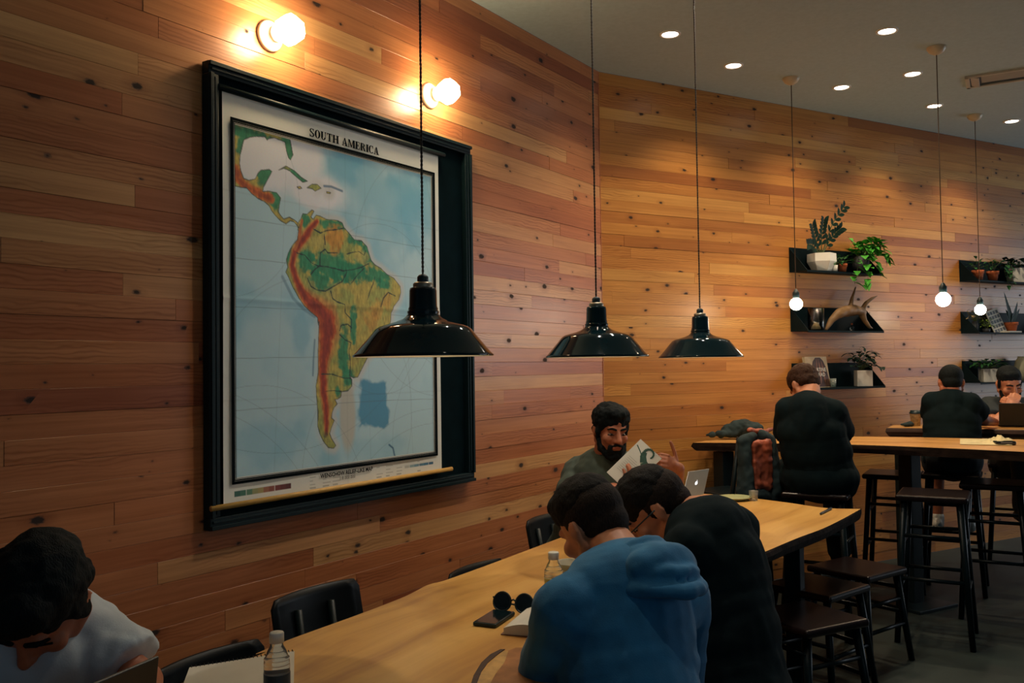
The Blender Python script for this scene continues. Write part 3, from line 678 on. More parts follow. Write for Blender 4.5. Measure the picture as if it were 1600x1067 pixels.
MB().tube([AN(a0_, 0.044, dz), AN(a1_, 0.044, dz)], 0.0095, 14).build('bottom_dowel', mat('dowel_wood', lin(206, 160, 84), 0.45, var=0.15, stretch=(3, 3, 60)), sheet)
MB().tube([AN(ma0-0.02, 0.036, mz1+0.004), AN(ma1+0.035, 0.036, mz1+0.004)], 0.011, 14).build('top_rod', M_FRAME, sheet)

# ================================================================ FURNITURE
TZ = 0.75
def slab_material(name, c0, c1, c2, rough=0.38, ax=(0.5, 12, 12), rot=0.0):
    k = NT(name); b = k.b
    tc = k.n('TexCoord').outputs['Object']
    mr = k.n('Mapping'); mr.inputs['Rotation'].default_value = (0, 0, rot); k.l(tc, mr.inputs[0])
    mp = k.n('Mapping'); mp.inputs['Scale'].default_value = ax; k.l(mr.outputs[0], mp.inputs[0])
    wob = k.n('TexNoise', i_Scale=1.3, i_Detail=2.0); k.l(mr.outputs[0], wob.inputs['Vector'])
    va = k.n('VectorMath', operation='MULTIPLY_ADD'); k.l(wob.outputs['Color'], va.inputs[0]); va.inputs[1].default_value = (0.5, 2.6, 0.5); k.l(mp.outputs[0], va.inputs[2])
    g = k.n('TexNoise', i_Scale=1.0, i_Detail=7.0, i_Roughness=0.62); k.l(va.outputs[0], g.inputs['Vector'])
    base = k.ramp(g.outputs['Fac'], [(0.28, c2), (0.48, c0), (0.70, c1)])
    bl = k.n('TexNoise', i_Scale=3.2, i_Detail=3.0); k.l(mr.outputs[0], bl.inputs['Vector'])
    dark = k.ramp(bl.outputs['Fac'], [(0.56, (0, 0, 0, 1)), (0.72, (0.6, 0.6, 0.6, 1))])
    k.l(k.mix(dark, base, k.mix(1.0, base, (0.55, 0.42, 0.34, 1), 'MULTIPLY')), b.inputs['Base Color'])
    b.inputs['Roughness'].default_value = rough
    bp = k.n('Bump', i_Strength=0.08, i_Distance=0.002); k.l(g.outputs['Fac'], bp.inputs['Height']); k.l(bp.outputs[0], b.inputs['Normal'])
    MATS[name] = k.m; return k.m
M_SLAB = slab_material('table_slab', lin(200, 150, 76), lin(216, 170, 94), lin(164, 112, 54), 0.36, (0.6, 9, 9), -(math.pi/2-AA))
M_COUNTER = slab_material('counter_slab', lin(190, 138, 74), lin(210, 160, 92), lin(150, 100, 54), 0.36, (0.6, 10, 10), R_(20))
M_BARK = mat('live_edge', lin(34, 22, 16), 0.9, spec=0.2, var=0.5, scale=18, bump=0.6, bscale=40)
M_STEEL = mat('dark_steel', (0.004, 0.010, 0.012, 1), 0.4, 0.0, var=0.3, spec=0.3)
M_STOOL = mat('dark_lacquered_wood', lin(22, 13, 14), 0.28, var=0.35, scale=8, stretch=(2, 20, 20), spec=0.3)
M_SEATBLK = mat('black_stained_wood', (0.002, 0.006, 0.008, 1), 0.36, var=0.3, spec=0.2)

def slab(name, top_pts, thick, mat_top, mat_edge, parent):
    """live-edge slab: top outline, bulging ragged side"""
    n = len(top_pts); c = sum(top_pts, Vector())/n; rows = []
    for (inset, dz) in ((0.0, 0.0), (-0.006, -0.006), (-0.012, -thick*0.45), (0.006, -thick*0.85), (0.02, -thick)):
        rows.append([p + (c-p).normalized()*inset + Z*dz + Vector((noise.noise(p*9+Z*dz*60), noise.noise(p*9+Vector((7, 0, dz*60))), 0))*0.004*(1 if dz < -0.001 else 0) for p in top_pts])
    vs = sum(rows, []); fs = [tuple(range(n))]
    for r in range(len(rows)-1): fs += [(r*n+i, (r+1)*n+i, (r+1)*n+(i+1) % n, r*n+(i+1) % n) for i in range(n)]
    fs.append(tuple(range((len(rows)-1)*n, len(rows)*n))[::-1])
    o = MB().add(vs, fs).build(name, mat_top, parent)
    o.data.materials.append(mat_edge)
    for f in o.data.polygons:
        if abs(f.normal.z) < 0.75: f.material_index = 1
    return o
def smooth_line(pts, n=8):
    out = []
    for i in range(len(pts)-1):
        p0, p1, p2, p3 = pts[max(i-1, 0)], pts[i], pts[i+1], pts[min(i+2, len(pts)-1)]
        for k_ in range(n):
            t = k_/n
            out.append(0.5*((2*p1)+(p2-p0)*t+(2*p0-5*p1+4*p2-p3)*t*t+(3*p1-p0-3*p2+p3)*t**3))
    out.append(pts[-1]); return out
# --- long communal table: outline read on the table plane
wall_side = [AN(-4.95, 0.80, TZ)] + [ZP(x, y, TZ) for x, y in ((340, 1047), (400, 1021), (452, 999), (560, 960), (632, 932), (668, 914), (700, 905), (780, 876), (860, 846), (960, 809), (1040, 783), (1082, 771))]
far_end = [ZP(x, y, TZ) for x, y in ((1110, 772), (1165, 777), (1230, 785), (1290, 793.5), (1345, 795))]
near_side = [ZP(x, y, TZ) for x, y in ((1316, 811), (1285, 826), (1245, 841), (1200, 860))] + [AN(a, n, TZ) for a, n in ((-1.8, 1.42), (-2.3, 1.46), (-2.9, 1.50), (-3.5, 1.52), (-4.2, 1.56), (-4.95, 1.60))]
tbl = thing('communal_table', 'long live-edge wooden table running beside the board wall', 'table', AN(-2.6, 1.1, 0))
outline = smooth_line(wall_side, 5)[:-1] + smooth_line([wall_side[-1]] + far_end, 4)[:-1] + smooth_line([far_end[-1]] + near_side, 5)
slab('tabletop', outline, 0.05, M_SLAB, M_BARK, tbl)
for a in (-0.75, -2.6, -4.4):
    for n in (0.86, 1.34):
        MB().box(AN(a, n, 0.35), (0.07, 0.07, 0.70), axA).build('leg', M_STEEL, tbl, 0.004)
    MB().box(AN(a, 1.1, 0.685), (0.07, 0.55, 0.03), axA).build('cross_bar', M_STEEL, tbl, 0.003)
# the burl with its dark bark pocket near the open book
def flatpoly(px, h, name, material, parent, th=0.0008):
    pts = [ZP(x, y, h) for x, y in px]; return MB().prism(pts, Z*th).build(name, material, parent)
flatpoly([(760, 1072), (768, 1050), (778, 1032), (792, 1018), (806, 1012), (822, 1012), (838, 1030), (836, 1072)], TZ, 'burl', mat('burl_wood', lin(152, 100, 54), 0.45, var=0.3, scale=25), tbl)
flatpoly([(742, 1072), (752, 1052), (766, 1036), (786, 1018), (794, 1018), (788, 1036), (774, 1054), (764, 1072)], TZ, 'burl_sapwood', mat('sapwood', lin(186, 146, 84), 0.45, var=0.25, scale=30), tbl, 0.0012)
flatpoly([(735, 1072), (740, 1056), (752, 1036), (766, 1023), (782, 1015), (789, 1015), (776, 1024), (762, 1036), (752, 1050), (744, 1072)], TZ, 'bark_pocket', mat('bark_pocket', lin(58, 34, 20), 0.7, var=0.4, scale=30), tbl, 0.0016)

# --- high counter tables by the shelves
CZ1, CZ2 = 0.97, 1.00
c1 = thing('counter_table', 'pale high wooden counter in front of the shelf wall', 'counter', BN(1.6, 0.9, 0))
ol = smooth_line([ZP(x, y, CZ1) for x, y in ((1083, 691.5), (1150, 692), (1230, 693), (1330, 694.5), (1450, 699), (1560, 704), (1700, 711))], 4)
ol += [ZP(1700, 689, CZ1), ZP(1560, 685.5, CZ1), ZP(1400, 682.5, CZ1), ZP(1300, 681.5, CZ1), ZP(1200, 682, CZ1), ZP(1092, 683.5, CZ1)]
ol = [p + nB*max(0.0, 0.03-(p-CORNER).dot(nB)) for p in ol]
slab('countertop', ol, 0.05, M_COUNTER, M_BARK, c1)
for x, y in ((1130, 690), (1420, 690), (1680, 698)):
    p = ZP(x, y, CZ1); MB().box((p.x, p.y, 0.455), (0.09, 0.09, 0.91), (dB, nB, Z)).build('leg', M_STEEL, c1, 0.004)
    MB().box((p.x, p.y, 0.01), (0.35, 0.35, 0.02), (dB, nB, Z)).build('foot_plate', M_STEEL, c1, 0.004)
c2 = thing('counter_table', 'narrow high wooden counter behind, holding the paper cup', 'counter', BN(3.2, 0.9, 0))
slab('countertop', [ZP(x, y, CZ2) for x, y in ((1386, 668.5), (1480, 669.5), (1560, 671), (1720, 673), (1720, 660), (1560, 662), (1480, 663), (1396, 664))], 0.06, M_COUNTER, mat('counter_edge', lin(66, 42, 30), 0.6, var=0.3), c2)
for x, y in ((1410, 667), (1690, 667)):
    p = ZP(x, y, CZ2); MB().box((p.x, p.y, 0.47), (0.08, 0.08, 0.94), (dB, nB, Z)).build('leg', M_STEEL, c2, 0.004)

# --- seats
def stool(p, yaw, h, label, group, w_=0.34, seatmat=None, rungs=(0.18, 0.30)):
    t = thing('wooden_stool', label, 'stool', (p.x, p.y, 0), group)
    x = Vector((math.cos(yaw), math.sin(yaw), 0)); y = Vector((-x.y, x.x, 0)); ax = (x, y, Z); c = Vector((p.x, p.y, 0))
    MB().box(c + Z*(h-0.016), (w_, w_, 0.032), ax).build('seat', seatmat or M_STOOL, t, 0.012, 3)
    hw = w_/2-0.04; sp = 0.045
    for i in (-1, 1):
        for j in (-1, 1):
            MB().tube([c + x*(i*(hw+sp)) + y*(j*(hw+sp)), c + x*(i*hw) + y*(j*hw) + Z*(h-0.03)], [0.015, 0.018], 10).build('leg', M_SEATBLK, t)
    for kx, z_ in enumerate(rungs):
        e = hw + sp*(1-z_/h)
        for s in (-1, 1):
            MB().tube([c + x*(-e) + y*(s*e) + Z*z_, c + x*e + y*(s*e) + Z*z_], 0.010, 8).build('rung', M_SEATBLK, t)
            MB().tube([c + x*(s*e) + y*(-e) + Z*(z_+0.05), c + x*(s*e) + y*e + Z*(z_+0.05)], 0.010, 8).build('rung', M_SEATBLK, t)
    return t
def chair(p, face, label, group, seat_h=0.45, top=0.83, jacket=False):
    """dark chair: bent back board bolted to two posts, round legs"""
    t = thing('dining_chair', label, 'chair', (p.x, p.y, 0), group)
    f = Vector((face.x, face.y, 0)).normalized(); x = Vector((f.y, -f.x, 0)); ax = (x, f, Z); c = Vector((p.x, p.y, 0))
    MB().box(c + Z*(seat_h-0.012), (0.38, 0.38, 0.024), ax).build('seat', M_SEATBLK, t, 0.010, 3)
    # back board, curved in plan with rounded corners
    n = 10; vs = []; bh = 0.15; rows_ = 7
    for side in (0, 1):
        for r in range(rows_):
            v = r/(rows_-1); z_ = top-bh+bh*v
            shrink = 0.0 if 0 < r < rows_-1 else 0.018
            for i in range(n+1):
                u = -1+2*i/n
                vs.append(c + x*(u*(0.185-shrink)) - f*(0.185-0.035*u*u + (0.010 if side else 0) + 0.03*v) + Z*z_)
    nn = n+1; o = rows_*nn; fs = []
    for r in range(rows_-1):
        for i in range(n):
            a_ = r*nn+i; fs.append((a_, a_+1, a_+nn+1, a_+nn)); fs.append((o+a_, o+a_+nn, o+a_+nn+1, o+a_+1))
    for i in range(n):
        fs.append((i, o+i, o+i+1, i+1)); b_ = (rows_-1)*nn+i; fs.append((b_, b_+1, o+b_+1, o+b_))
    for r in range(rows_-1):
        a_ = r*nn; fs.append((a_, a_+nn, o+a_+nn, o+a_)); a_ = r*nn+n; fs.append((a_, o+a_, o+a_+nn, a_+nn))
    bk = MB().add(vs, fs, True).build('backrest', M_STOOLBACK, t)
    for s in (-1, 1):
        MB().ball(c + x*(s*0.07) - f*0.180 + Z*(top-0.085), (0.008, 0.005, 0.008), 10, 6, ax).build('bolt', M_BOLT, bk)
        MB().tube([c + x*(s*0.07) - f*0.10 + Z*(seat_h-0.02), c + x*(s*0.07) - f*0.165 + Z*(seat_h+0.08), c + x*(s*0.07) - f*0.19 + Z*(top-0.05)], 0.012, 10).build('back_post', M_STEEL, t)
        for g in (-1, 1):
            MB().tube([c + x*(s*0.19) + f*(g*0.19), c + x*(s*0.15) + f*(g*0.15) + Z*(seat_h-0.02)], [0.011, 0.013], 10).build('leg', M_STEEL, t)
        MB().tube([c + x*(s*0.175) - f*0.175 + Z*0.16, c + x*(s*0.175) + f*0.175 + Z*0.16], 0.008, 8).build('stretcher', M_STEEL, t)
    return t
M_STOOLBACK = mat('bent_ply_dark', (0.006, 0.008, 0.010, 1), 0.40, var=0.3, spec=0.2)
M_BOLT = mat('bolt_metal', lin(150, 150, 146), 0.3, 0.9, var=0.05)
GC = 'dark chairs along the wall side of the long table'
def wall_chair(x, y, n, label, top=0.83):
    p = WALL(x, y, nA, n); a = (p-CORNER).dot(dA)
    return chair(AN(a, n+0.19, 0), nA, label, GC, top=p.z if top is None else top)
wall_chair(492, 920, 0.42, 'empty dark chair with bolted back below the framed map', None)
wall_chair(326, 1022, 0.42, 'dark chair at the wall side of the table behind the spiral notebook', None)
wall_chair(742, 884, 0.42, 'dark chair with only its top edge showing at the middle of the table', None)
wall_chair(852, 806, 0.22, 'dark chair the bearded person sits on, its back beside the reader in blue', None)
GS = 'dark stools along the open side of the long table'
stool(AN(-0.62, 1.40, 0), AA+0.1, 0.45, 'dark stool under the far corner of the long table', GS)
stool(AN(-1.15, 1.50, 0), AA-0.1, 0.45, 'dark stool beside the reader in black, nearest the far corner', GS)
stool(Vector((1.68, 4.44, 0)), AA+0.05, 0.45, 'dark stool at the far end of the long table', GS)
GB = 'dark high stools at the counters'
stool(P(1280, 755, 4.90), AB, 0.76, 'high dark stool under the person in black at the counter', GB, rungs=(0.28, 0.5))
stool(P(1396, 737, 5.80), AB, 0.74, 'high dark stool standing behind the counter, left of the paper cup', GB, rungs=(0.28, 0.5))
stool(P(1458, 760, 4.75), AB, 0.76, 'high dark red-brown stool in front of the counter, nearest the camera', GB, rungs=(0.28, 0.5))
stool(P(1552, 748, 5.15), AB, 0.76, 'high dark stool at the counter near the right edge', GB, rungs=(0.28, 0.5))

# chair with the jacket at the counter
jc = P(1184, 760, 5.05) - nB*0.235
cb = thing('bar_chair', 'high dark chair at the counter with a jacket hung on it', 'chair', (jc.x, jc.y, 0))
fj = (-nB).normalized(); xj = Vector((fj.y, -fj.x, 0)); axj = (xj, fj, Z); cj = Vector((jc.x, jc.y, 0))
MB().box(cj + Z*0.70, (0.30, 0.34, 0.03), axj).build('seat', M_SEATBLK, cb, 0.01)
for s in (-1, 1):
    MB().tube([cj + xj*(s*0.15) - fj*0.19, cj + xj*(s*0.125) - fj*0.16 + Z*0.70, cj + xj*(s*0.10) - fj*0.20 + Z*1.04], 0.014, 10).build('back_post', M_STEEL, cb)
    MB().tube([cj + xj*(s*0.15) + fj*0.19, cj + xj*(s*0.15) + fj*0.15 + Z*0.69], 0.014, 10).build('leg', M_STEEL, cb)
    MB().tube([cj + xj*(s*0.145) - fj*0.18 + Z*0.3, cj + xj*(s*0.145) + fj*0.18 + Z*0.3], 0.009, 8).build('stretcher', M_STEEL, cb)
MB().tube([cj - xj*0.10 - fj*0.20 + Z*1.03, cj + xj*0.10 - fj*0.20 + Z*1.03], 0.014, 10).build('top_rail', M_STEEL, cb)
M_JACK = mat('black_jacket_cloth', (0.010, 0.024, 0.027, 1), 0.85, var=0.3, bump=0.4, bscale=30)
M_LIN = mat('rust_lining', lin(150, 74, 50), 0.55, var=0.45, scale=14, bump=0.5, bscale=22)
jt = thing('jacket', 'black jacket with rust-coloured lining hung over the chair at the counter', 'jacket', cj - fj*0.2 + Z*1.03)
jm = MB(); jo = cj - fj*0.235
for s in (-1, 1):
    jm.cap(jo + xj*(s*0.04) + Z*1.045, jo + xj*(s*0.105) + Z*1.02, 0.032, 0.036)
    jm.cap(jo + xj*(s*0.100) + Z*1.02, jo + xj*(s*0.105) - fj*0.03 + Z*0.74, 0.036, 0.045)
    jm.cap(jo + xj*(s*0.115) + Z*1.0, jo + xj*(s*0.125) - fj*0.01 + Z*0.66, 0.026, 0.032)
jm.cap(jo + xj*-0.07 + fj*0.02 + Z*0.99, jo + xj*0.07 + fj*0.02 + Z*0.99, 0.03)
jm.box(jo + Z*0.86 + fj*0.012, (0.20, 0.024, 0.32), axj)
jm.cap(jo + xj*-0.07 - fj*0.02 + Z*0.72, jo + xj*0.07 - fj*0.02 + Z*0.70, 0.05, 0.045)
wr_ = lambda p: 0.010*noise.noise(p*14)+0.005*noise.noise(p*34)
remesh(jm, 'shell', 0.008, M_JACK, jt, 3, wr_)
lm_ = MB()
lm_.box(jo - fj*0.034 + Z*0.885, (0.135, 0.03, 0.27), axj); lm_.cap(jo - fj*0.03 + xj*-0.05 + Z*1.0, jo - fj*0.03 + xj*0.06 + Z*1.01, 0.022); lm_.cap(jo - fj*0.042 + xj*-0.04 + Z*0.79, jo - fj*0.042 + xj*0.03 + Z*0.76, 0.022)
remesh(lm_, 'lining', 0.007, M_LIN, jt, 4, lambda p: 0.008*noise.noise(p*22)+0.004*noise.noise(p*50))
cm_ = MB(); cm_.cap(jo + xj*-0.03 + fj*0.02 + Z*1.075, jo + xj*0.10 + fj*0.03 + Z*1.062, 0.018, 0.014); cm_.cap(jo + xj*0.10 + fj*0.03 + Z*1.062, jo + xj*0.17 + fj*0.05 + Z*1.075, 0.014, 0.010)
remesh(cm_, 'collar', 0.006, M_LIN, jt, 2, lambda p: 0.006*noise.noise(p*40))
MB().ball(jo - fj*0.066 - xj*0.085 + Z*0.725, (0.008, 0.004, 0.008), 10, 6, axj).build('button', M_BOLT, jt)
# folded coat lying on the counter end
bgp = ZP(1140, 688, CZ1)
bm_ = MB()
for (x, y, r) in ((1112, 688, 0.020), (1126, 687, 0.028), (1140, 686, 0.045), (1152, 686, 0.055), (1164, 686, 0.062), (1176, 687, 0.055)):
    q_ = ZP(x, y, CZ1); bm_.ball(q_ + Z*r*0.8, (r*1.25, r*1.1, r))
q_ = ZP(1104, 687, CZ1); bm_.cap(q_ + Z*0.012, ZP(1150, 687, CZ1) + Z*0.02, 0.012, 0.02)
cz_ = remesh(bm_, 'folded_coat', 0.007, M_JACK, None, 3, lambda p: 0.010*noise.noise(p*18)+0.005*noise.noise(p*44))
mn = min(v.co.z for v in cz_.data.vertices)
for v in cz_.data.vertices: v.co.z += CZ1 + 0.001 - mn
tag(cz_, 'black coat bundled on the left end of the pale counter', 'coat')

# ================================================================ THINGS ON THE LONG TABLE
M_PAPER = mat('paper', lin(206, 202, 190), 0.75, var=0.04)
M_PAPER_D = mat('paper_edges', lin(176, 168, 140), 0.8, var=0.15, scale=200)
M_PLASTIC = mat('clear_plastic', (0.92, 0.95, 0.95, 1), 0.08, var=0.02, trans=0.92, ior=1.38)
M_CAP = mat('white_cap', lin(214, 214, 206), 0.4, var=0.04)
M_JUICE = mat('yellow_juice', lin(206, 178, 62), 0.25, var=0.15)
M_LABELD = mat('dark_label', lin(20, 50, 66), 0.45, var=0.3)
M_PHONE = mat('black_glass', (0.004, 0.012, 0.016, 1), 0.12, var=0.1, coat=0.4)
def basis(a, b, flat=True):
    """horizontal axes from a to b"""
    x = (b-a); x.z = 0; x.normalize(); return x, Vector((-x.y, x.x, 0))
def bottle(px, py_top, py_bot, wpx, label, fill, fillmat, sleeve=None, juice=False):
    p = ZP(px, py_bot, TZ); s = FPX/p.y; R = wpx/s/2; H = (py_bot-py_top)/s*1.02
    t = thing('plastic_bottle', label, 'bottle', p)
    prof = [(0.001, 0.004), (R*0.8, 0.0), (R, 0.008), (R, H*0.58), (R*0.97, H*0.64), (R*0.72, H*0.76), (R*0.50, H*0.83), (R*0.46, H*0.88), (R*0.46, H*0.90)]
    MB().lathe(prof, p, Z, 32).build('body', M_PLASTIC, t)
    MB().lathe([(R*0.56, H*0.868), (R*0.56, H*0.985), (R*0.50, H), (0.001, H)], p, Z, 28, capb=True).build('cap', M_CAP, t)
    MB().lathe([(0.001, 0.006), (R*0.78, 0.004), (R-0.003, 0.012), (R-0.003, H*fill-0.001), (0.001, H*fill)], p, Z, 32).build('contents', fillmat, t)
    if sleeve: MB().lathe([(R+0.0006, H*sleeve[0]), (R+0.0006, H*sleeve[1])], p, Z, 32).build('label_sleeve', M_LABELD, t)
    for hh in (0.60, 0.66): MB().lathe([(R*0.955, H*hh-0.002), (R*1.0, H*hh), (R*0.955, H*hh+0.002)], p, Z, 32).build('rib', M_PLASTIC, t)
bottle(866, 865, 948, 30, 'bottle of yellow juice with a white cap beside the reader in blue', 0.52, M_JUICE)
bottle(433, 992, 1108, 40, 'water bottle with a white cap and dark label on the notebook', 0.45, M_LABELD, (0.06, 0.48))
# notebook with wire binding (lower left)
nb = thing('spiral_notebook', 'open white notebook with wire binding at the lower left of the table', 'notebook', ZP(380, 1080, TZ))
npx = [ZP(x, y, TZ+0.001) for x, y in ((296, 1048), (460, 1022), (458, 1110), (262, 1140))]
MB().prism(npx, Z*0.008).build('pages', M_PAPER, nb)
x_, y_ = basis(npx[0], npx[1]); L_ = (npx[1]-npx[0]).length; wb = MB()
for i in range(26):
    q_ = npx[0] + (npx[1]-npx[0])*((i+0.5)/26) + Z*0.006
    wb.tube([q_ + y_*(0.006*math.cos(a)) + Z*(0.006*math.sin(a)) for a in [j*math.pi/5 for j in range(11)]], 0.0008, 4)
wb.build('wire_binding', M_STEEL, nb)
# telephone
ph = [ZP(x, y, TZ+0.001) for x, y in ((741, 975), (773, 983), (803, 963), (772, 957))]
pt = thing('phone', 'black phone lying on the table beside the sunglasses', 'phone', sum(ph, Vector())/4)
pc = sum(ph, Vector())/4; px_ = (ph[2]-ph[1]); pl_ = px_.length; px_.normalize(); py_ = Vector((-px_.y, px_.x, 0))
MB().box(pc + Z*0.0055, (0.135, 0.068, 0.010), (px_, py_, Z)).build('body', M_BLACK, pt, 0.003, 3)
MB().box(pc + Z*0.0109, (0.128, 0.062, 0.0012), (px_, py_, Z)).build('screen', M_PHONE, pt)
# sunglasses standing on their folded arms
sgp = ZP(802, 958, TZ); sg = thing('sunglasses', 'black sunglasses resting upright on the table', 'sunglasses', sgp)
gx = Vector((1, -0.42, 0)).normalized(); gy = Vector((-gx.y, gx.x, 0))
M_LENS = mat('dark_lens', (0.006, 0.012, 0.015, 1), 0.12, var=0.1)
for s in (-1, 1):
    c_ = sgp + gx*(s*0.034) + Z*0.029; ring_ = []
    for i in range(24):
        a = 2*math.pi*i/24; rx = 0.027; rz = 0.025*(1 + 0.06*math.sin(a))
        ring_.append(c_ + gx*(rx*math.cos(a)) + Z*(rz*math.sin(a)) + gy*(0.008*math.sin(a)))
    MB().prism([r_ - gy*0.001 for r_ in ring_], gy*0.002).build('lens', M_LENS, sg)
    MB().tube(ring_ + [ring_[0]], 0.0026, 8, False).build('rim', M_BLACK, sg)
    MB().tube([c_ + gx*(s*0.027) + Z*0.012, c_ + gx*(s*0.030) + gy*0.008 + Z*0.009, sgp + gx*(s*0.055) + gy*0.05 + Z*0.012, sgp - gx*(s*0.05) + gy*(0.058+0.006*s) + Z*0.007], 0.0026, 8).build('temple', M_BLACK, sg)
MB().tube([sgp + gx*-0.009 + Z*0.034, sgp + Z*0.038 + gy*0.002, sgp + gx*0.009 + Z*0.034], 0.0026, 8).build('bridge', M_BLACK, sg)
# open book in front of the reader in blue
ob = thing('open_book', 'open book with blank pages under the arm of the reader in blue', 'book', ZP(840, 985, TZ))
b0, b1 = ZP(787, 992, TZ), ZP(838, 948, TZ); bx_, by_ = basis(b0, b1); by_ = -by_; bl = (b1-b0).length
def page_block(name, o, w_, th, material, up):
    m = MB(); n = 10; vs = []
    for i in range(n+1):
        u = i/n; hgt = th*(1-0.35*u**3) + 0.006*math.sin(u*math.pi)*up
        for (yy) in (0, bl): vs.append(o + by_*(w_*u) + bx_*yy + Z*(0.004+hgt))
    k0 = len(vs); vs += [Vector((v.x, v.y, TZ+0.003)) for v in vs]; fs = []
    for i in range(n):
        a_ = 2*i; fs += [(a_, a_+1, a_+3, a_+2), (k0+a_, k0+a_+2, k0+a_+3, k0+a_+1), (a_, a_+2, k0+a_+2, k0+a_), (a_+1, k0+a_+1, k0+a_+3, a_+3)]
    fs += [(0, k0, k0+1, 1), (2*n, 2*n+1, k0+2*n+1, k0+2*n)]
    return MB().add(vs, fs).build(name, material, ob)
bo = Vector((b0.x, b0.y, TZ))
sp_ = bo + by_*0.105
MB().box(bo + by_*0.105 + bx_*(bl/2) + Z*0.0015, (bl+0.006, 0.225, 0.003), (bx_, by_, Z)).build('cover', mat('book_cover', lin(120, 84, 70), 0.6), ob, 0.001)
o1 = page_block('left_pages', sp_, -0.105, 0.022, M_PAPER, 1); o2 = page_block('right_pages', sp_, 0.105, 0.012, M_PAPER, 1)
# small clear tub behind the bottle
tb = ZP(893, 898, TZ); tt = thing('plastic_tub', 'clear plastic tub behind the juice bottle', 'tub', tb)
MB().lathe([(0.001, 0.002), (0.040, 0.0), (0.052, 0.040), (0.056, 0.042), (0.055, 0.044), (0.049, 0.042), (0.038, 0.004), (0.001, 0.005)], tb, Z, 28).build('bowl', mat('frosted_plastic', lin(200, 206, 196), 0.3, var=0.05, trans=0.5), tt)
# laptop in front of the bearded person
M_ALUM = mat('laptop_aluminium', lin(186, 190, 192), 0.35, 0.55, var=0.04)
M_KEYS = mat('laptop_keys', (0.01, 0.012, 0.014, 1), 0.5)
def laptop(hl, hr, tl, tr, label, depth, lidmat, name='laptop', screen=None, logo=None):
    """hl, hr: hinge ends, tl, tr: top of the lid; base lies behind the hinge away from the lid back"""
    t = thing(name, label, 'laptop', (hl+hr)/2)
    x = (hr-hl); L = x.length; x.normalize(); up = ((tl+tr)/2-(hl+hr)/2); Hh = up.length; up.normalize(); n = x.cross(up).normalized()
    b = Vector((-x.y, x.x, 0)).normalized() * depth
    c0 = (hl+hr)/2
    lid = MB().box(c0 + up*(Hh/2), (L, 0.006, Hh), (x, n, up)).build('lid', lidmat, t, 0.002)
    MB().box(c0 + b*0.5 + Z*0.008, (L, abs(depth), 0.014), (x, b.normalized(), Z)).build('base', lidmat, t, 0.003)
    MB().box(c0 + b*0.42 + Z*0.0155, (L*0.86, abs(depth)*0.45, 0.001), (x, b.normalized(), Z)).build('keyboard', M_KEYS, t)
    inner = n if n.dot(b) > 0 else -n
    MB().box(c0 + up*(Hh/2) + inner*0.0036, (L*0.94, 0.0008, Hh*0.9), (x, n, up)).build('screen', screen or M_PHONE, lid)
    if logo:
        oc = c0 + up*(Hh*0.5) - inner*0.0034; m = MB(); r = Hh*0.075
        vx_ = x if (x.dot(Rv) > 0) else -x
        pts = []
        for i in range(30):       # fruit outline with a bite on its right
            a = 2*math.pi*i/30; rr = r*(1-0.10*abs(math.sin(a))**8 - 0.12*max(0, math.cos(a-math.pi/2))**16)
            qx, qy = rr*math.cos(a)*0.92, rr*math.sin(a)
            dd = math.hypot(qx-r*1.05, qy-r*0.1)
            if dd < r*0.45: qx = r*1.05 - (r*0.45)*(r*1.05-qx)/max(dd, 1e-6)*1.0
            pts.append(oc + vx_*qx + up*qy)
        m.prism(pts, -inner*0.0006)
        m.prism([oc + vx_*(r*a) + up*(r*b_) for a, b_ in ((0.02, 1.08), (0.16, 1.10), (0.36, 1.34), (0.34, 1.58), (0.12, 1.44), (0.0, 1.2))], -inner*0.0006)
        m.build('logo', logo, lid)
    return t
M_LOGO = emit('lit_logo', (0.85, 0.93, 1.0), 1.3)
M_SCREEN = emit('screen_glow', (0.75, 0.85, 1.0), 2.2)
lp0, lp1 = ZP(1066, 782, TZ), ZP(1099, 776, TZ)
dl = lp1.y
laptop(Vector((lp0.x, lp0.y, TZ+0.012)), Vector((lp1.x, lp1.y, TZ+0.012)), P(1073, 740, lp0.y+0.07), P(1110, 729, lp1.y+0.07), 'open silver laptop with a glowing lid logo at the far end of the table', 0.22, M_ALUM, logo=M_LOGO, screen=M_PHONE)
# plate with a glass on the far end
plp = ZP(1148, 781, TZ); pl = thing('plate', 'pale green plate at the far end of the table', 'plate', plp)
MB().lathe([(0.001, 0.004), (0.045, 0.003), (0.050, 0.0), (0.054, 0.003), (0.085, 0.016), (0.084, 0.018), (0.052, 0.008), (0.001, 0.007)], plp, Z, 36).build('dish', mat('plate_glaze', lin(168, 172, 126), 0.3, var=0.08), pl)
glp = ZP(1164, 783, TZ) + Z*0.0; gl = thing('drinking_glass', 'small clear glass beside the plate at the far end', 'glass', glp)
MB().lathe([(0.001, 0.004), (0.020, 0.0), (0.024, 0.05), (0.0225, 0.05), (0.019, 0.006), (0.001, 0.007)], glp + Vector((0.05, 0.02, 0)), Z, 24).build('tumbler', M_PLASTIC, gl)
pe0, pe1 = ZP(1281, 803, TZ+0.006), ZP(1299, 794, TZ+0.006)
pn = thing('pen', 'black pen lying near the far edge of the table', 'pen', pe0)
MB().tube([pe0, pe0.lerp(pe1, 0.1), pe1], [0.002, 0.005, 0.005], 10).build('barrel', M_BLACK, pn)
MB().tube([pe0.lerp(pe1, 0.6) + Z*0.006, pe1 + Z*0.006], 0.0012, 6).build('clip', M_STEEL, pn)

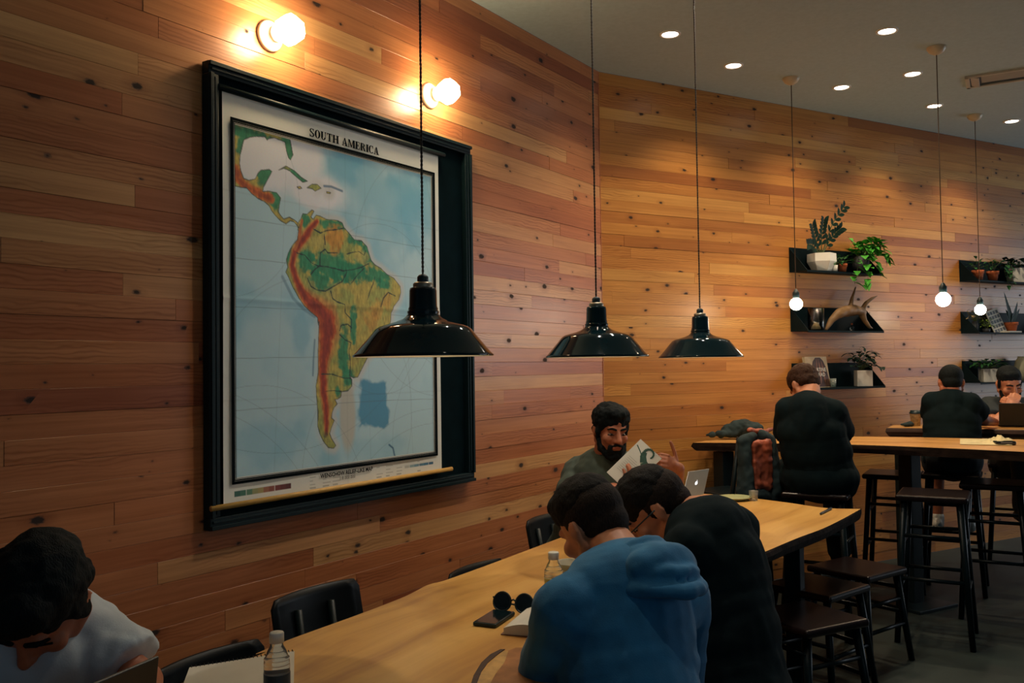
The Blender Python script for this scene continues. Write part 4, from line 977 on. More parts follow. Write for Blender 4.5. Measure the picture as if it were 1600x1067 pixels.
# ================================================================ THINGS ON THE COUNTERS
cup = ZP(1431, 665.5, CZ2); ct = thing('paper_cup', 'patterned paper coffee cup with a black lid on the back counter', 'cup', cup)
MB().lathe([(0.001, 0.001), (0.028, 0.0), (0.038, 0.088), (0.039, 0.09)], cup, Z, 28).build('cup', mat('cup_print', lin(170, 150, 118), 0.6, var=0.45, scale=60), ct)
MB().lathe([(0.041, 0.086), (0.041, 0.094), (0.037, 0.098), (0.034, 0.110), (0.001, 0.110)], cup, Z, 28).build('lid', M_BLACK, ct)
dkp = ZP(1418, 666.5, CZ2); dk = thing('cloth_lump', 'small dark cloth lying left of the paper cup', 'cloth', dkp)
remesh(MB().ball(dkp + Z*0.014, (0.05, 0.03, 0.014)).ball(dkp + Z*0.02 + Vector((0.02, 0, 0)), (0.025, 0.025, 0.02)), 'cloth', 0.006, M_JACK, dk, 3, lambda p: 0.005*noise.noise(p*40))
# crumpled wrapper, tray and sunglasses on the front counter
M_WRAP = mat('wrapper_paper', lin(206, 190, 142), 0.7, var=0.12, scale=20)
wp = ZP(1535, 691, CZ1); wt = thing('sandwich_wrapper', 'crumpled cream wrapper lying on the pale counter', 'wrapper', wp)
wm = MB(); n = 14; vs = []
for i in range(n+1):
    for j in range(n+1):
        u, v = i/n, j/n; q_ = ZP(1500+82*u, 695-9*v + 1.5*u, CZ1); e = min(u, 1-u, v, 1-v)*4
        vs.append(q_ + Z*(0.004 + abs(noise.noise(Vector((u*6, v*5, 1.3))))*0.040*min(1, e)*(0.35+1.3*sm(np.array(u), 0.3, 0.7).item())))
wm.add(vs, [(i*(n+1)+j, i*(n+1)+j+1, (i+1)*(n+1)+j+1, (i+1)*(n+1)+j) for i in range(n) for j in range(n)])
so = wm.build('sheet', M_WRAP, wt); so.modifiers.new('thick', 'SOLIDIFY').thickness = 0.0015
wl = ZP(1565, 695, CZ1); wa = thing('black_case', 'small black case at the right end of the crumpled wrapper', 'case', wl)
MB().box(wl + Z*0.012 + Vector((0.01, -0.01, 0)), (0.11, 0.06, 0.022), (Vector((1, -0.15, 0)).normalized(), Vector((0.15, 1, 0)).normalized(), Z)).build('body', M_PHONE, wa, 0.008, 3)
MB().box(wl + Z*0.016 + Vector((0.005, -0.043, 0)), (0.06, 0.004, 0.004), (Vector((1, -0.15, 0)).normalized(), Vector((0.15, 1, 0)).normalized(), Z)).build('zip', M_BOLT, wa)
# water bottle left of the person in black
wbp = ZP(1221, 688, CZ1); wbt = thing('clear_bottle', 'small clear bottle on the counter beside the person in black', 'bottle', wbp)
MB().lathe([(0.001, 0.002), (0.024, 0.0), (0.027, 0.01), (0.027, 0.05), (0.012, 0.085), (0.010, 0.09)], wbp, Z, 20).build('body', mat('pale_plastic', lin(170, 186, 180), 0.25, var=0.05), wbt)
MB().lathe([(0.012, 0.088), (0.012, 0.104), (0.001, 0.105)], wbp, Z, 16, capb=True).build('cap', M_CAP, wbt)
# dark laptop on the back counter
l0, l1 = ZP(1561, 667, CZ2), ZP(1640, 668, CZ2)
laptop(Vector((l0.x, l0.y, CZ2+0.012)), Vector((l1.x, l1.y, CZ2+0.012)), P(1561, 630, l0.y-0.06), P(1640, 630, l1.y-0.06), 'dark open laptop on the back counter, seen from behind its lid', 0.20, mat('dark_laptop', lin(44, 46, 44), 0.45, var=0.1), screen=M_SCREEN)
tab0 = P(1449.5, 652, 5.98); tb_ = thing('tablet', 'thin tablet with a lit screen edge beside the seated person in black', 'tablet', tab0)
MB().box(P(1452, 655, 6.0), (0.02, 0.010, 0.10), (Rv, Vector((0, 1, 0)), Z)).build('body', M_BLACK, tb_, 0.001)
MB().box(P(1449.5, 653, 5.985), (0.008, 0.004, 0.075), (Rv, Vector((0, 1, 0)), Z)).build('screen', M_SCREEN, tb_)

# ================================================================ SHELVES AND WHAT STANDS ON THEM
M_SHELF = mat('black_steel_shelf', (0.002, 0.009, 0.012, 1), 0.6, var=0.2, spec=0.12)
SD, SHB = 0.155, 0.172
def shelf(b0, L, z, label):
    """folded steel shelf: back plate, tray, triangular end plates; z = top of the tray"""
    t = thing('wall_shelf', label, 'shelf', BN(b0+L/2, 0, z), 'black steel shelves on the board wall')
    ax = (dB, nB, Z)
    MB().box(BN(b0+L/2, 0.003, z+SHB/2-0.004), (L, 0.004, SHB), ax).build('back_plate', M_SHELF, t, 0.001)
    MB().box(BN(b0+L/2, SD/2+0.002, z-0.002), (L, SD, 0.004), ax).build('tray', M_SHELF, t, 0.001)
    MB().box(BN(b0+L/2, SD, z-0.007), (L, 0.004, 0.014), ax).build('front_lip', M_SHELF, t, 0.001)
    for e in (b0+0.002, b0+L-0.002):
        MB().prism([BN(e, 0.002, z), BN(e, SD, z), BN(e, 0.002, z+SHB-0.008)], dB*0.004).build('end_plate', M_SHELF, t)
    return t
ZS = [EYE+0.630, EYE+0.222, EYE-0.168]
b1, b2 = 1.568, 3.43; L1, L2 = 0.76, 0.98
names = ('top', 'middle', 'bottom')
wh = ('with the trailing green vines', 'with the antler and the glass jar', 'with the standing book')
wh2 = ('with two clay pots', 'with the propped magazine', 'with the white planter behind the seated people')
for i in range(3):
    shelf(b1, L1, ZS[i], '%s black steel shelf of the left column, %s' % (names[i], wh[i]))
    shelf(b2, L2, ZS[i], '%s black steel shelf of the right column, %s' % (names[i], wh2[i]))
def on_shelf(px, i, dep=0.08, py=400):
    p = WALL(px, py, nB, dep); p.z = ZS[i]; return p
M_POTW = mat('white_glaze', lin(228, 226, 218), 0.35, var=0.06, scale=8)
M_TERRA = mat('terracotta', lin(176, 92, 52), 0.8, var=0.15, scale=20)
M_POTG = mat('charcoal_pot', lin(44, 46, 48), 0.6, var=0.1)
M_SOIL = mat('soil', lin(40, 28, 20), 0.95, var=0.4, scale=60)
def leaf_mat(name, c): return mat(name, c, 0.55, var=0.35, scale=25, spec=0.2)
M_L1 = leaf_mat('dark_green_leaf', lin(18, 44, 34)); M_L2 = leaf_mat('bright_green_leaf', lin(66, 150, 48)); M_L3 = leaf_mat('mid_green_leaf', lin(44, 96, 54)); M_L4 = leaf_mat('yellow_green_leaf', lin(120, 150, 60))
M_STEM = mat('plant_stem', lin(70, 84, 44), 0.6, var=0.2)
def leaf(m, base, d, up, L, W, kind='oval', droop=0.3):
    d = Vector(d).normalized(); s = d.cross(Vector(up)); s = s.normalized() if s.length > 1e-5 else d.orthogonal().normalized(); n = s.cross(d).normalized()
    prof = {'oval': ((0, 0.05), (0.25, 0.75), (0.5, 1.0), (0.78, 0.7), (1.0, 0.02)), 'heart': ((0, 0.35), (0.18, 1.0), (0.42, 0.95), (0.72, 0.55), (1.0, 0.02)), 'blade': ((0, 0.6), (0.3, 1.0), (0.6, 0.85), (0.85, 0.45), (1.0, 0.02))}[kind]
    vs = []
    for t, w_ in prof:
        c = base + d*(L*t) - n*(droop*L*t*t)
        vs += [c + s*(W/2*w_) + n*(0.10*W*w_), c, c - s*(W/2*w_) + n*(0.10*W*w_)]
    fs = []
    for i in range(len(prof)-1):
        a = 3*i; fs += [(a, a+1, a+4, a+3), (a+1, a+2, a+5, a+4)]
    m.add(vs, fs, True)
def pot_square(p, w0, w1, h, t, material=None):
    """faceted six-sided planter"""
    m = MB(); 
    m.lathe([(0.001, 0.0), (w0, 0.0), (w1, h*0.55), (w1*0.98, h), (w1*0.90, h), (w1*0.86, h*0.8), (0.001, h*0.8)], p, Z, 6, flat=True); m.build('pot', material or M_POTW, t)
def cube_pot(p, w_, h, t, ax=None):
    o = MB().box(p + Z*(h/2), (w_, w_, h), ax or (dB, nB, Z)).build('pot', M_POTW, t, 0.003)
    MB().box(p + Z*(h+0.001), (w_*0.86, w_*0.86, 0.003), ax or (dB, nB, Z)).build('soil', M_SOIL, t)
def clay(p, r, h, t):
    MB().lathe([(0.001, 0.0), (r*0.68, 0.0), (r*0.88, h*0.68), (r*0.9, h*0.70), (r, h*0.70), (r*1.02, h), (r*0.88, h), (r*0.86, h*0.82), (0.001, h*0.82)], p, Z, 28).build('pot', M_TERRA, t)
    MB().lathe([(r*0.86, h*0.86), (0.001, h*0.88)], p, Z, 20).build('soil', M_SOIL, t)
def bush(p, n, R, H, L, W, kind, m_leaf, t, seed, name='foliage', lean=Vector((0, 0, 0)), droop=0.4):
    rng = random.Random(seed); m = MB(); st = MB()
    for i in range(n):
        a = rng.uniform(0, 2*math.pi); r = R*math.sqrt(rng.random()); h = H*rng.uniform(0.25, 1.0)
        q_ = p + Vector((r*math.cos(a), r*math.sin(a), h)) + lean*h/H
        off = (q_-CORNER).dot(nB)
        if off < 0.03: q_ += nB*(0.03-off)
        d = Vector((math.cos(a), math.sin(a), rng.uniform(-0.2, 0.8)))
        if (q_ + d.normalized()*L - CORNER).dot(nB) < 0.012: d -= nB*(2*d.dot(nB))
        leaf(m, q_, d, Z, L*rng.uniform(0.7, 1.15), W*rng.uniform(0.75, 1.1), kind, droop)
        if i % 2 == 0: st.tube([p, p + (q_-p)*0.6 + Z*0.01, q_], 0.0013, 4)
    m.build(name, m_leaf, t); st.build('stems', M_STEM, t)
def vine(m, st, pts, L, W, rng, step=0.022, kind='heart'):
    line = smooth_line(pts, 8); st.tube(line, 0.0013, 4); acc = 0
    for i in range(1, len(line)):
        acc += (line[i]-line[i-1]).length
        if acc > step:
            acc = 0; a = rng.uniform(-1.2, 1.2)
            leaf(m, line[i], nB*0.8 + dB*a + Z*rng.uniform(-0.9, 0.2), Z, L*rng.uniform(0.7, 1.2), W*rng.uniform(0.7, 1.1), kind, 0.35)
# -- top left shelf
p = on_shelf(1284, 0, 0.088, 410)
t = thing('zz_plant', 'dark glossy-leaved plant with arching stalks in a white faceted pot', 'plant', p)
pot_square(p, 0.060, 0.098, 0.125, t)
sv_, fo = MB(), MB(); rng = random.Random(3)
for tip, bend in (((1319, 323), (1300, 352)), ((1313, 357), (1300, 370)), ((1269, 352), (1274, 372)), ((1287, 344), (1284, 366)), ((1262, 382), (1270, 384))):
    q0 = p + Z*0.11; q1 = WALL(*bend, nB, 0.095); q2 = WALL(*tip, nB, 0.12)
    ln = smooth_line([q0, q1, q2], 9); sv_.tube(ln, [0.004-0.0025*i/len(ln) for i in range(len(ln))], 6)
    for i in range(5, len(ln), 2):
        d = (ln[i]-ln[i-1]).normalized(); s = d.cross(nB).normalized()
        for sg_ in (-1, 1): leaf(fo, ln[i], d*0.75 + s*sg_*0.8 + nB*0.25, nB, 0.055, 0.027, 'oval', 0.1)
sv_.build('stalks', M_STEM, t); fo.build('leaves', M_L1, t)
p = on_shelf(1316, 0, 0.105, 412); t = thing('potted_plant', 'small clay pot with dark leaves between the white pot and the vines', 'plant', p); clay(p, 0.034, 0.062, t); bush(p + Z*0.05, 26, 0.055, 0.07, 0.042, 0.030, 'heart', M_L3, t, 5)
p = on_shelf(1345, 0, 0.08, 412); t = thing('trailing_vine', 'bright green vine spilling from a charcoal pot over the shelf end', 'plant', p)
MB().lathe([(0.001, 0.0), (0.050, 0.0), (0.062, 0.125), (0.056, 0.125), (0.053, 0.11), (0.001, 0.11)], p, Z, 28).build('pot', M_POTG, t)
bush(p + Z*0.08, 95, 0.10, 0.15, 0.068, 0.060, 'heart', M_L2, t, 8, lean=dB*0.08)
vm, vs_t = MB(), MB(); rng = random.Random(4)
for pts in (((1352, 385), (1372, 392), (1384, 402), (1386, 416)), ((1350, 390), (1366, 404), (1374, 424), (1376, 432)), ((1348, 392), (1356, 416), (1356, 436), (1352, 446)), ((1342, 398), (1340, 420), (1334, 432), (1336, 444)), ((1350, 372), (1362, 372), (1376, 382), (1388, 404)), ((1336, 386), (1328, 374), (1325, 370))):
    vine(vm, vs_t, [WALL(x, y, nB, 0.17) for x, y in pts], 0.062, 0.056, rng)
vm.build('hanging_leaves', M_L2, t); vs_t.build('runners', M_STEM, t)
p = on_shelf(1303, 0, 0.125, 414); t = thing('ivy_sprig', 'pale speckled ivy sprig hanging in front of the white pot', 'plant', p)
MB().lathe([(0.001, 0.0), (0.022, 0.0), (0.026, 0.045), (0.023, 0.045), (0.001, 0.04)], p, Z, 16).build('pot', M_POTW, t); bush(p + Z*0.035, 22, 0.045, 0.06, 0.034, 0.026, 'heart', M_L3, t, 12, droop=0.7)
# -- middle left shelf
p = on_shelf(1275, 1, 0.085, 505); t = thing('glass_jar', 'clear glass jar on the middle shelf left of the antler', 'jar', p)
M_GLASS = mat('clear_glass', (0.95, 0.97, 0.97, 1), 0.03, var=0.01, trans=1.0, ior=1.45)
MB().lathe([(0.001, 0.002), (0.050, 0.0), (0.054, 0.006), (0.054, 0.155), (0.0515, 0.155), (0.051, 0.008), (0.001, 0.007)], p, Z, 36).build('vessel', M_GLASS, t)
MB().lathe([(0.001, 0.009), (0.050, 0.009), (0.050, 0.055), (0.001, 0.058)], p, Z, 30).build('sand', mat('pale_sand', lin(176, 158, 122), 0.9, var=0.25, scale=120), t)
p = on_shelf(1330, 1, 0.08, 505); am = MB()
def AW(x, y, o): return WALL(x, y, nB, o)
def chain(m, pts, rs):
    for i in range(len(pts)-1): m.cap(pts[i], pts[i+1], rs[i], rs[i+1], 12)
chain(am, [AW(1291, 507, 0.085), AW(1299, 493, 0.09), AW(1310, 483, 0.10), AW(1322, 478, 0.10), AW(1336, 477, 0.095), AW(1348, 480, 0.09)], [0.012, 0.022, 0.034, 0.038, 0.036, 0.028])
chain(am, [AW(1300, 490, 0.06), AW(1316, 484, 0.06), AW(1334, 482, 0.07)], [0.014, 0.022, 0.022])
chain(am, [AW(1328, 474, 0.095), AW(1331, 460, 0.09), AW(1334, 450, 0.08), AW(1337, 441, 0.07)], [0.020, 0.013, 0.010, 0.004])
chain(am, [AW(1346, 480, 0.09), AW(1353, 467, 0.10), AW(1361, 460, 0.11), AW(1371, 455, 0.12)], [0.024, 0.016, 0.011, 0.004])
chain(am, [AW(1346, 482, 0.09), AW(1351, 494, 0.10), AW(1358, 504, 0.11), AW(1363, 506, 0.11)], [0.026, 0.018, 0.012, 0.006])
an = remesh(am, 'antler', 0.005, mat('antler_horn', lin(120, 92, 60), 0.55, var=0.4, scale=9, bump=0.4, bscale=50), None, 3, lambda p: 0.003*noise.noise(p*25))
mnz = min(v.co.z for v in an.data.vertices)
for v in an.data.vertices: v.co.z += ZS[1]+0.001-mnz
tag(an, 'brown broad antler with upright tines resting on the middle shelf', 'antler')
p = on_shelf(1331, 1, 0.06, 505); t = thing('small_vial', 'tiny glass vial standing under the antler', 'bottle', p)
MB().lathe([(0.001, 0.002), (0.014, 0.0), (0.015, 0.03), (0.006, 0.042), (0.006, 0.052), (0.005, 0.052), (0.001, 0.045)], p, Z, 18).build('vial', M_GLASS, t); MB().lathe([(0.0062, 0.046), (0.0062, 0.058), (0.001, 0.058)], p, Z, 12, capb=True).build('stopper', M_TERRA, t)
# -- bottom left shelf: book propped upright
bl_, br_ = WALL(1264, 602, nB, 0.085), WALL(1298, 602, nB, 0.085)
pb = BN(((bl_+br_)/2-CORNER).dot(dB), 0.085, ZS[2]); wbk = (br_-bl_).length; hbk = 0.215
upb = (Z*0.985 - nB*0.17).normalized(); nbk = dB.cross(upb); nbk = nbk if nbk.dot(nB) > 0 else -nbk
t = thing('cookbook', 'bread cookbook with a loaf on its cover, standing on the bottom shelf', 'book', pb)
MB().box(pb + upb*(hbk/2) - nbk*0.010, (wbk-0.004, 0.014, hbk-0.006), (dB, nbk, upb)).build('pages', M_PAPER_D, t)
cv = MB().box(pb + upb*(hbk/2), (wbk, 0.003, hbk), (dB, nbk, upb)).build('front_cover', mat('cover_print', lin(186, 166, 134), 0.4, var=0.12, scale=30), t)
MB().box(pb + upb*(hbk/2) - nbk*0.020, (wbk, 0.003, hbk), (dB, nbk, upb)).build('back_cover', mat('cover_print', lin(186, 166, 134)), t)
def on_cov(u, v, l=0.0018): return pb + dB*((u-0.5)*wbk) + upb*(v*hbk) + nbk*l
M_LOAF = mat('loaf_print', lin(72, 50, 42), 0.4, var=0.5, scale=22)
MB().prism([on_cov(u, v) for u, v in ((0.20, 0.02), (0.98, 0.02), (0.97, 0.30), (0.92, 0.62), (0.82, 0.86), (0.70, 0.97), (0.48, 0.97), (0.34, 0.84), (0.24, 0.60), (0.20, 0.30))], nbk*0.0005).build('loaf_picture', M_LOAF, cv)
ms = MB()
for (a, b_) in (((0.40, 0.10), (0.52, 0.92)), ((0.60, 0.06), (0.62, 0.94)), ((0.80, 0.10), (0.72, 0.90))):
    ms.prism([on_cov(a[0]-0.025, a[1], 0.0024), on_cov((a[0]+b_[0])/2+0.05, 0.5, 0.0024), on_cov(b_[0], b_[1], 0.0024), on_cov((a[0]+b_[0])/2-0.02, 0.5, 0.0024)], nbk*0.0004)
ms.build('crust_scores', mat('crust_print', lin(150, 104, 84), 0.4, var=0.4, scale=40), cv)
put_text('TARTINE', 0.036, on_cov(0.58, 0.52, 0.003), dB, upb, nbk, M_CAP, t, 'cover_title', 0.0005, 0.92); put_text('BREAD', 0.036, on_cov(0.58, 0.36, 0.003), dB, upb, nbk, M_CAP, t, 'cover_title_line', 0.0005, 0.95)
p = on_shelf(1302, 2, 0.10, 602); t = thing('shot_glass', 'small glass right of the cookbook', 'glass', p); MB().lathe([(0.001, 0.003), (0.018, 0.0), (0.021, 0.06), (0.0195, 0.06), (0.017, 0.006), (0.001, 0.007)], p, Z, 24).build('tumbler', mat('grey_glass', (0.5, 0.58, 0.55, 1), 0.08, trans=0.7), t)
p = on_shelf(1349, 2, 0.085, 602); t = thing('potted_plant', 'dark leafy plant in a white box pot on the bottom shelf', 'plant', p)
axd = ((dB*0.80 + nB*0.6).normalized(), (nB*0.80 - dB*0.6).normalized(), Z)
cube_pot(p, 0.105, 0.112, t, axd); bush(p + Z*0.10 - dB*0.03, 70, 0.105, 0.14, 0.062, 0.036, 'oval', M_L1, t, 21)
vm, vs_t = MB(), MB(); vine(vm, vs_t, [WALL(x, y, nB, 0.15) for x, y in ((1356, 570), (1364, 560), (1372, 572), (1384, 573))], 0.045, 0.026, rng, 0.03, 'oval'); vine(vm, vs_t, [WALL(x, y, nB, 0.12) for x, y in ((1346, 560), (1342, 548), (1346, 542), (1353, 545))], 0.04, 0.02, rng, 0.03, 'oval')
vm.build('side_leaves', M_L1, t); vs_t.build('runners', M_STEM, t)
# -- right column
for px, lb, sd in ((1528, 'small clay pot plant, left of the pair on the top right shelf', 31), (1551, 'small clay pot plant, right of the pair on the top right shelf', 32)):
    p = on_shelf(px, 0, 0.09, 430); t = thing('potted_plant', lb, 'plant', p, 'clay pot pair'); clay(p, 0.046, 0.082, t); bush(p + Z*0.07, 24, 0.06, 0.10, 0.055, 0.024, 'oval', M_L3, t, sd)
p = on_shelf(1590, 0, 0.085, 430); t = thing('trailing_vine', 'dark leafy vine in a white box pot at the right edge', 'plant', p); cube_pot(p, 0.12, 0.12, t, axd); bush(p + Z*0.10 - dB*0.03, 60, 0.11, 0.10, 0.06, 0.04, 'heart', M_L1, t, 33)
vm, vs_t = MB(), MB()
for pts in (((1578, 408), (1570, 420), (1573, 436), (1576, 446)), ((1584, 406), (1578, 425), (1580, 440), (1580, 446))): vine(vm, vs_t, [WALL(x, y, nB, 0.16) for x, y in pts], 0.05, 0.04, rng)
vm.build('hanging_leaves', M_L3, t); vs_t.build('runners', M_STEM, t)
# magazine propped on the middle right shelf
ml, mr_ = WALL(1550, 510, nB, 0.06), WALL(1572, 510, nB, 0.06); pm_ = BN(((ml+mr_)/2-CORNER).dot(dB), 0.075, ZS[1])
t = thing('propped_magazine', 'magazine with a grid of small pictures propped on the middle right shelf', 'magazine', pm_); um = (Z*0.96 - nB*0.28 - dB*0.22).normalized(); nm = dB.cross(um); nm = (nm if nm.dot(nB) > 0 else -nm).normalized(); dm = um.cross(nm).normalized(); dm = dm if dm.dot(dB) > 0 else -dm
mg = MB().box(pm_ + um*0.10, (0.17, 0.006, 0.20), (dm, nm, um)).build('cover', M_PAPER, t); gm = MB()
for i in range(4):
    for j in range(5): gm.box(pm_ + um*(0.025+0.037*j) + dm*(-0.058+0.039*i) + nm*0.0036, (0.029, 0.0008, 0.026), (dm, nm, um))
gm.build('picture_grid', mat('grid_pictures', lin(84, 88, 92), 0.5, var=0.7, scale=30), mg)
MB().box(pm_ + dB*0.085 + nB*0.02 + Z*0.008, (0.16, 0.10, 0.012), (dB, nB, Z)).build('lower_leaf', M_PAPER, t)
p = on_shelf(1580, 1, 0.075, 510) + Z*0.0145; t = thing('snake_plant', 'upright blade-leaved plant in a clay pot on the middle right shelf', 'plant', p); clay(p, 0.052, 0.072, t); sn = MB()
for d, L in (((-0.25, 0, 1), 0.27), ((0.45, 0.1, 1), 0.20), ((0.1, -0.1, 1), 0.16), ((-0.5, 0, 1), 0.13), ((0.8, 0.1, 0.9), 0.17)): leaf(sn, p + Z*0.06, dB*d[0] + nB*d[1] + Z*d[2], nB, L, 0.040, 'blade', 0.05)
sn.build('blades', M_L1, t)
p = on_shelf(1541, 1, 0.11, 512); t = thing('potted_plant', 'small feathery green plant in front of the propped magazine', 'plant', p); MB().lathe([(0.001, 0), (0.025, 0), (0.03, 0.03), (0.026, 0.03), (0.001, 0.026)], p, Z, 16).build('pot', M_POTG, t); bush(p + Z*0.02, 40, 0.045, 0.085, 0.035, 0.015, 'oval', M_L4, t, 41)
p = on_shelf(1523, 1, 0.07, 508); t = thing('dried_bouquet', 'pale dried flowers in a vase behind the hanging bulb', 'flowers', p); MB().lathe([(0.001, 0), (0.022, 0), (0.028, 0.05), (0.018, 0.09), (0.016, 0.09), (0.001, 0.085)], p, Z, 20).build('vase', M_POTG, t); bush(p + Z*0.08, 46, 0.055, 0.10, 0.035, 0.02, 'oval', mat('dried_petal', lin(150, 132, 92), 0.8, var=0.3), t, 42)
p = on_shelf(1545, 2, 0.085, 600); t = thing('potted_plant', 'leafy plant in a white faceted pot on the bottom right shelf', 'plant', p); cube_pot(p, 0.112, 0.105, t, axd); bush(p + Z*0.09 - dB*0.03, 80, 0.12, 0.085, 0.055, 0.034, 'heart', M_L3, t, 43)
p = on_shelf(1598, 2, 0.085, 600); t = thing('ceramic_vase', 'pale ceramic vase at the right edge of the bottom shelf', 'vase', p); MB().lathe([(0.001, 0.001), (0.045, 0.0), (0.062, 0.04), (0.066, 0.10), (0.05, 0.16), (0.032, 0.19), (0.034, 0.20), (0.028, 0.198), (0.001, 0.15)], p, Z, 28).build('vessel', mat('sage_ceramic', lin(168, 166, 140), 0.4, var=0.1), t)

# ================================================================ PEOPLE
M_SKIN = mat('skin_light', lin(196, 128, 92), 0.5, var=0.10, scale=30, bump=0.05, bscale=180)
M_SKIN2 = mat('skin_tan', lin(172, 104, 74), 0.5, var=0.10, scale=30, bump=0.05, bscale=180)
def hair_mat(name, c, st=(60, 60, 14)): return mat(name, c, 0.75, var=0.5, scale=6, stretch=st, bump=0.8, bscale=6, spec=0.2)
M_HBLK = hair_mat('hair_black', (0.003, 0.006, 0.007, 1)); M_HBRN = hair_mat('hair_dark_brown', lin(20, 17, 15)); M_HMID = hair_mat('hair_brown', lin(58, 36, 24)); M_HCROP = hair_mat('hair_cropped', lin(38, 28, 22))
M_JEANS = mat('dark_trousers', (0.010, 0.018, 0.026, 1), 0.85, var=0.25)
M_SHOE = mat('dark_shoes', (0.010, 0.012, 0.014, 1), 0.6)
M_EYE = mat('eye_white', lin(150, 140, 130), 0.2, var=0.03); M_IRIS = mat('iris', lin(40, 28, 20), 0.2)
M_LIP = mat('lips', lin(160, 84, 70), 0.5)
def head_axes(face, tilt=0.0):
    """right, forward, up of a head looking along face; tilt rolls it to its right"""
    f = Vector(face).normalized(); r = f.cross(Z); r = r.normalized() if r.length > 1e-3 else Vector((1, 0, 0)); u = r.cross(f).normalized()
    r2 = r*math.cos(tilt) - u*math.sin(tilt); u2 = u*math.cos(tilt) + r*math.sin(tilt)
    return r2, f, u2
def hd(c, ax, x, y, z): return c + ax[0]*x + ax[1]*y + ax[2]*z
def add_head(m, c, ax, k=1.0, jaw=1.0):
    H = lambda x, y, z: hd(c, ax, x*k, y*k, z*k)
    e = lambda p, r: m.ball(H(*p), tuple(v*k for v in r), 20, 14, ax)
    e((0, -0.012, 0.035), (0.074, 0.094, 0.084)); e((0, 0.020, -0.025), (0.060, 0.070, 0.085)); e((0, 0.030, -0.072), (0.050*jaw, 0.052, 0.042)); e((0, 0.066, -0.096), (0.022*jaw, 0.020, 0.020))
    m.cap(H(-0.034, 0.074, 0.022), H(0.034, 0.074, 0.022), 0.013*k); m.cap(H(0, 0.086, 0.012), H(0, 0.108, -0.028), 0.009*k, 0.0135*k)
    for s in (-1, 1):
        e((s*0.011, 0.097, -0.033), (0.009, 0.010, 0.008)); e((s*0.038, 0.060, -0.024), (0.026, 0.024, 0.024))
        m.cap(H(s*0.040, 0.03, -0.068), H(s*0.058, -0.01, -0.045), 0.020*k)
        m.ball(H(s*0.075, -0.014, -0.006), (0.008*k, 0.017*k, 0.028*k), 14, 10, ((ax[0] - ax[1]*0.4*s).normalized(), (ax[1] + ax[0]*0.4*s).normalized(), ax[2]))
        m.cap(H(s*0.080, -0.026, 0.014), H(s*0.081, -0.028, -0.010), 0.0045*k)
    m.cap(H(-0.018, 0.085, -0.058), H(0.018, 0.085, -0.058), 0.0075*k); m.cap(H(-0.015, 0.084, -0.069), H(0.015, 0.084, -0.069), 0.008*k)
def face_parts(c, ax, k, t, brow=M_HBLK, closed=False, skin=None):
    H = lambda x, y, z: hd(c, ax, x*k, y*k, z*k)
    for s in (-1, 1):
        if not closed:
            ey = MB().ball(H(s*0.031, 0.0735, 0.000), (0.0125*k, 0.0085*k, 0.0050*k), 14, 10, ax).build('eye', M_EYE, t)
            MB().ball(H(s*0.031, 0.0815, -0.001), (0.0055*k, 0.003*k, 0.0048*k), 12, 8, ax).build('iris', M_IRIS, ey)
        MB().cap(H(s*0.014, 0.0885, 0.023), H(s*0.034, 0.087, 0.029), 0.0050*k, 0.0055*k).cap(H(s*0.034, 0.087, 0.029), H(s*0.050, 0.073, 0.023), 0.0055*k, 0.003*k).build('eyebrow', brow, t)
        MB().cap(H(s*0.016, 0.082, -0.003), H(s*0.046, 0.073, -0.003), 0.0022*k).build('lash_line', brow, t)
    MB().cap(H(-0.019, 0.0905, -0.0635), H(0.019, 0.0905, -0.0635), 0.0032*k).build('lips', M_LIP, t)
def add_hand(m, w, d, pn, side, curl=0.5, spread=0.0, thumb=0.5, k=1.0):
    """w wrist, d along the palm, pn out of the palm; side +1 = thumb towards d x pn"""
    d = Vector(d).normalized(); pn = Vector(pn); pn = (pn - d*pn.dot(d)).normalized(); s = d.cross(pn).normalized()*side
    c = w + d*(0.048*k)
    m.ball(c, (0.041*k, 0.050*k, 0.014*k), 16, 10, (s, d, pn)); m.cap(w - d*0.01, c, 0.024*k, 0.024*k)
    L = (0.040, 0.044, 0.041, 0.032)
    for i in range(4):
        o = c + s*((0.030-0.0195*i)*k) + d*((0.040 - (0.006 if i == 3 else 0))*k); a = 0.15
        p = o; r = 0.0092*k
        for j in range(3):
            a += curl*(0.8 if j == 0 else 1.0); dd = (d*math.cos(a) + pn*math.sin(a) + s*(spread*(1.5-i)*0.12)).normalized()
            q_ = p + dd*(L[i]*(1.0, 0.72, 0.55)[j]*k); m.cap(p, q_, r, r*0.9, 10); p = q_; r *= 0.92
    o = c + s*(0.032*k) - d*(0.022*k); p = o
    for j, ln in enumerate((0.040, 0.032, 0.026)):
        dd = (s*(1.0-thumb*0.6*j) + d*(0.75+0.2*j) + pn*(thumb*(0.6+0.35*j))).normalized(); q_ = p + dd*(ln*k); m.cap(p, q_, 0.0115*k*(1-0.08*j), 0.0105*k*(1-0.08*j), 10); p = q_
def torso_axes(j):
    r = (j['shR']-j['shL']).normalized(); u = (j['neck']-j['pelvis']).normalized(); f = u.cross(r).normalized(); u = r.cross(f).normalized(); return r, f, u
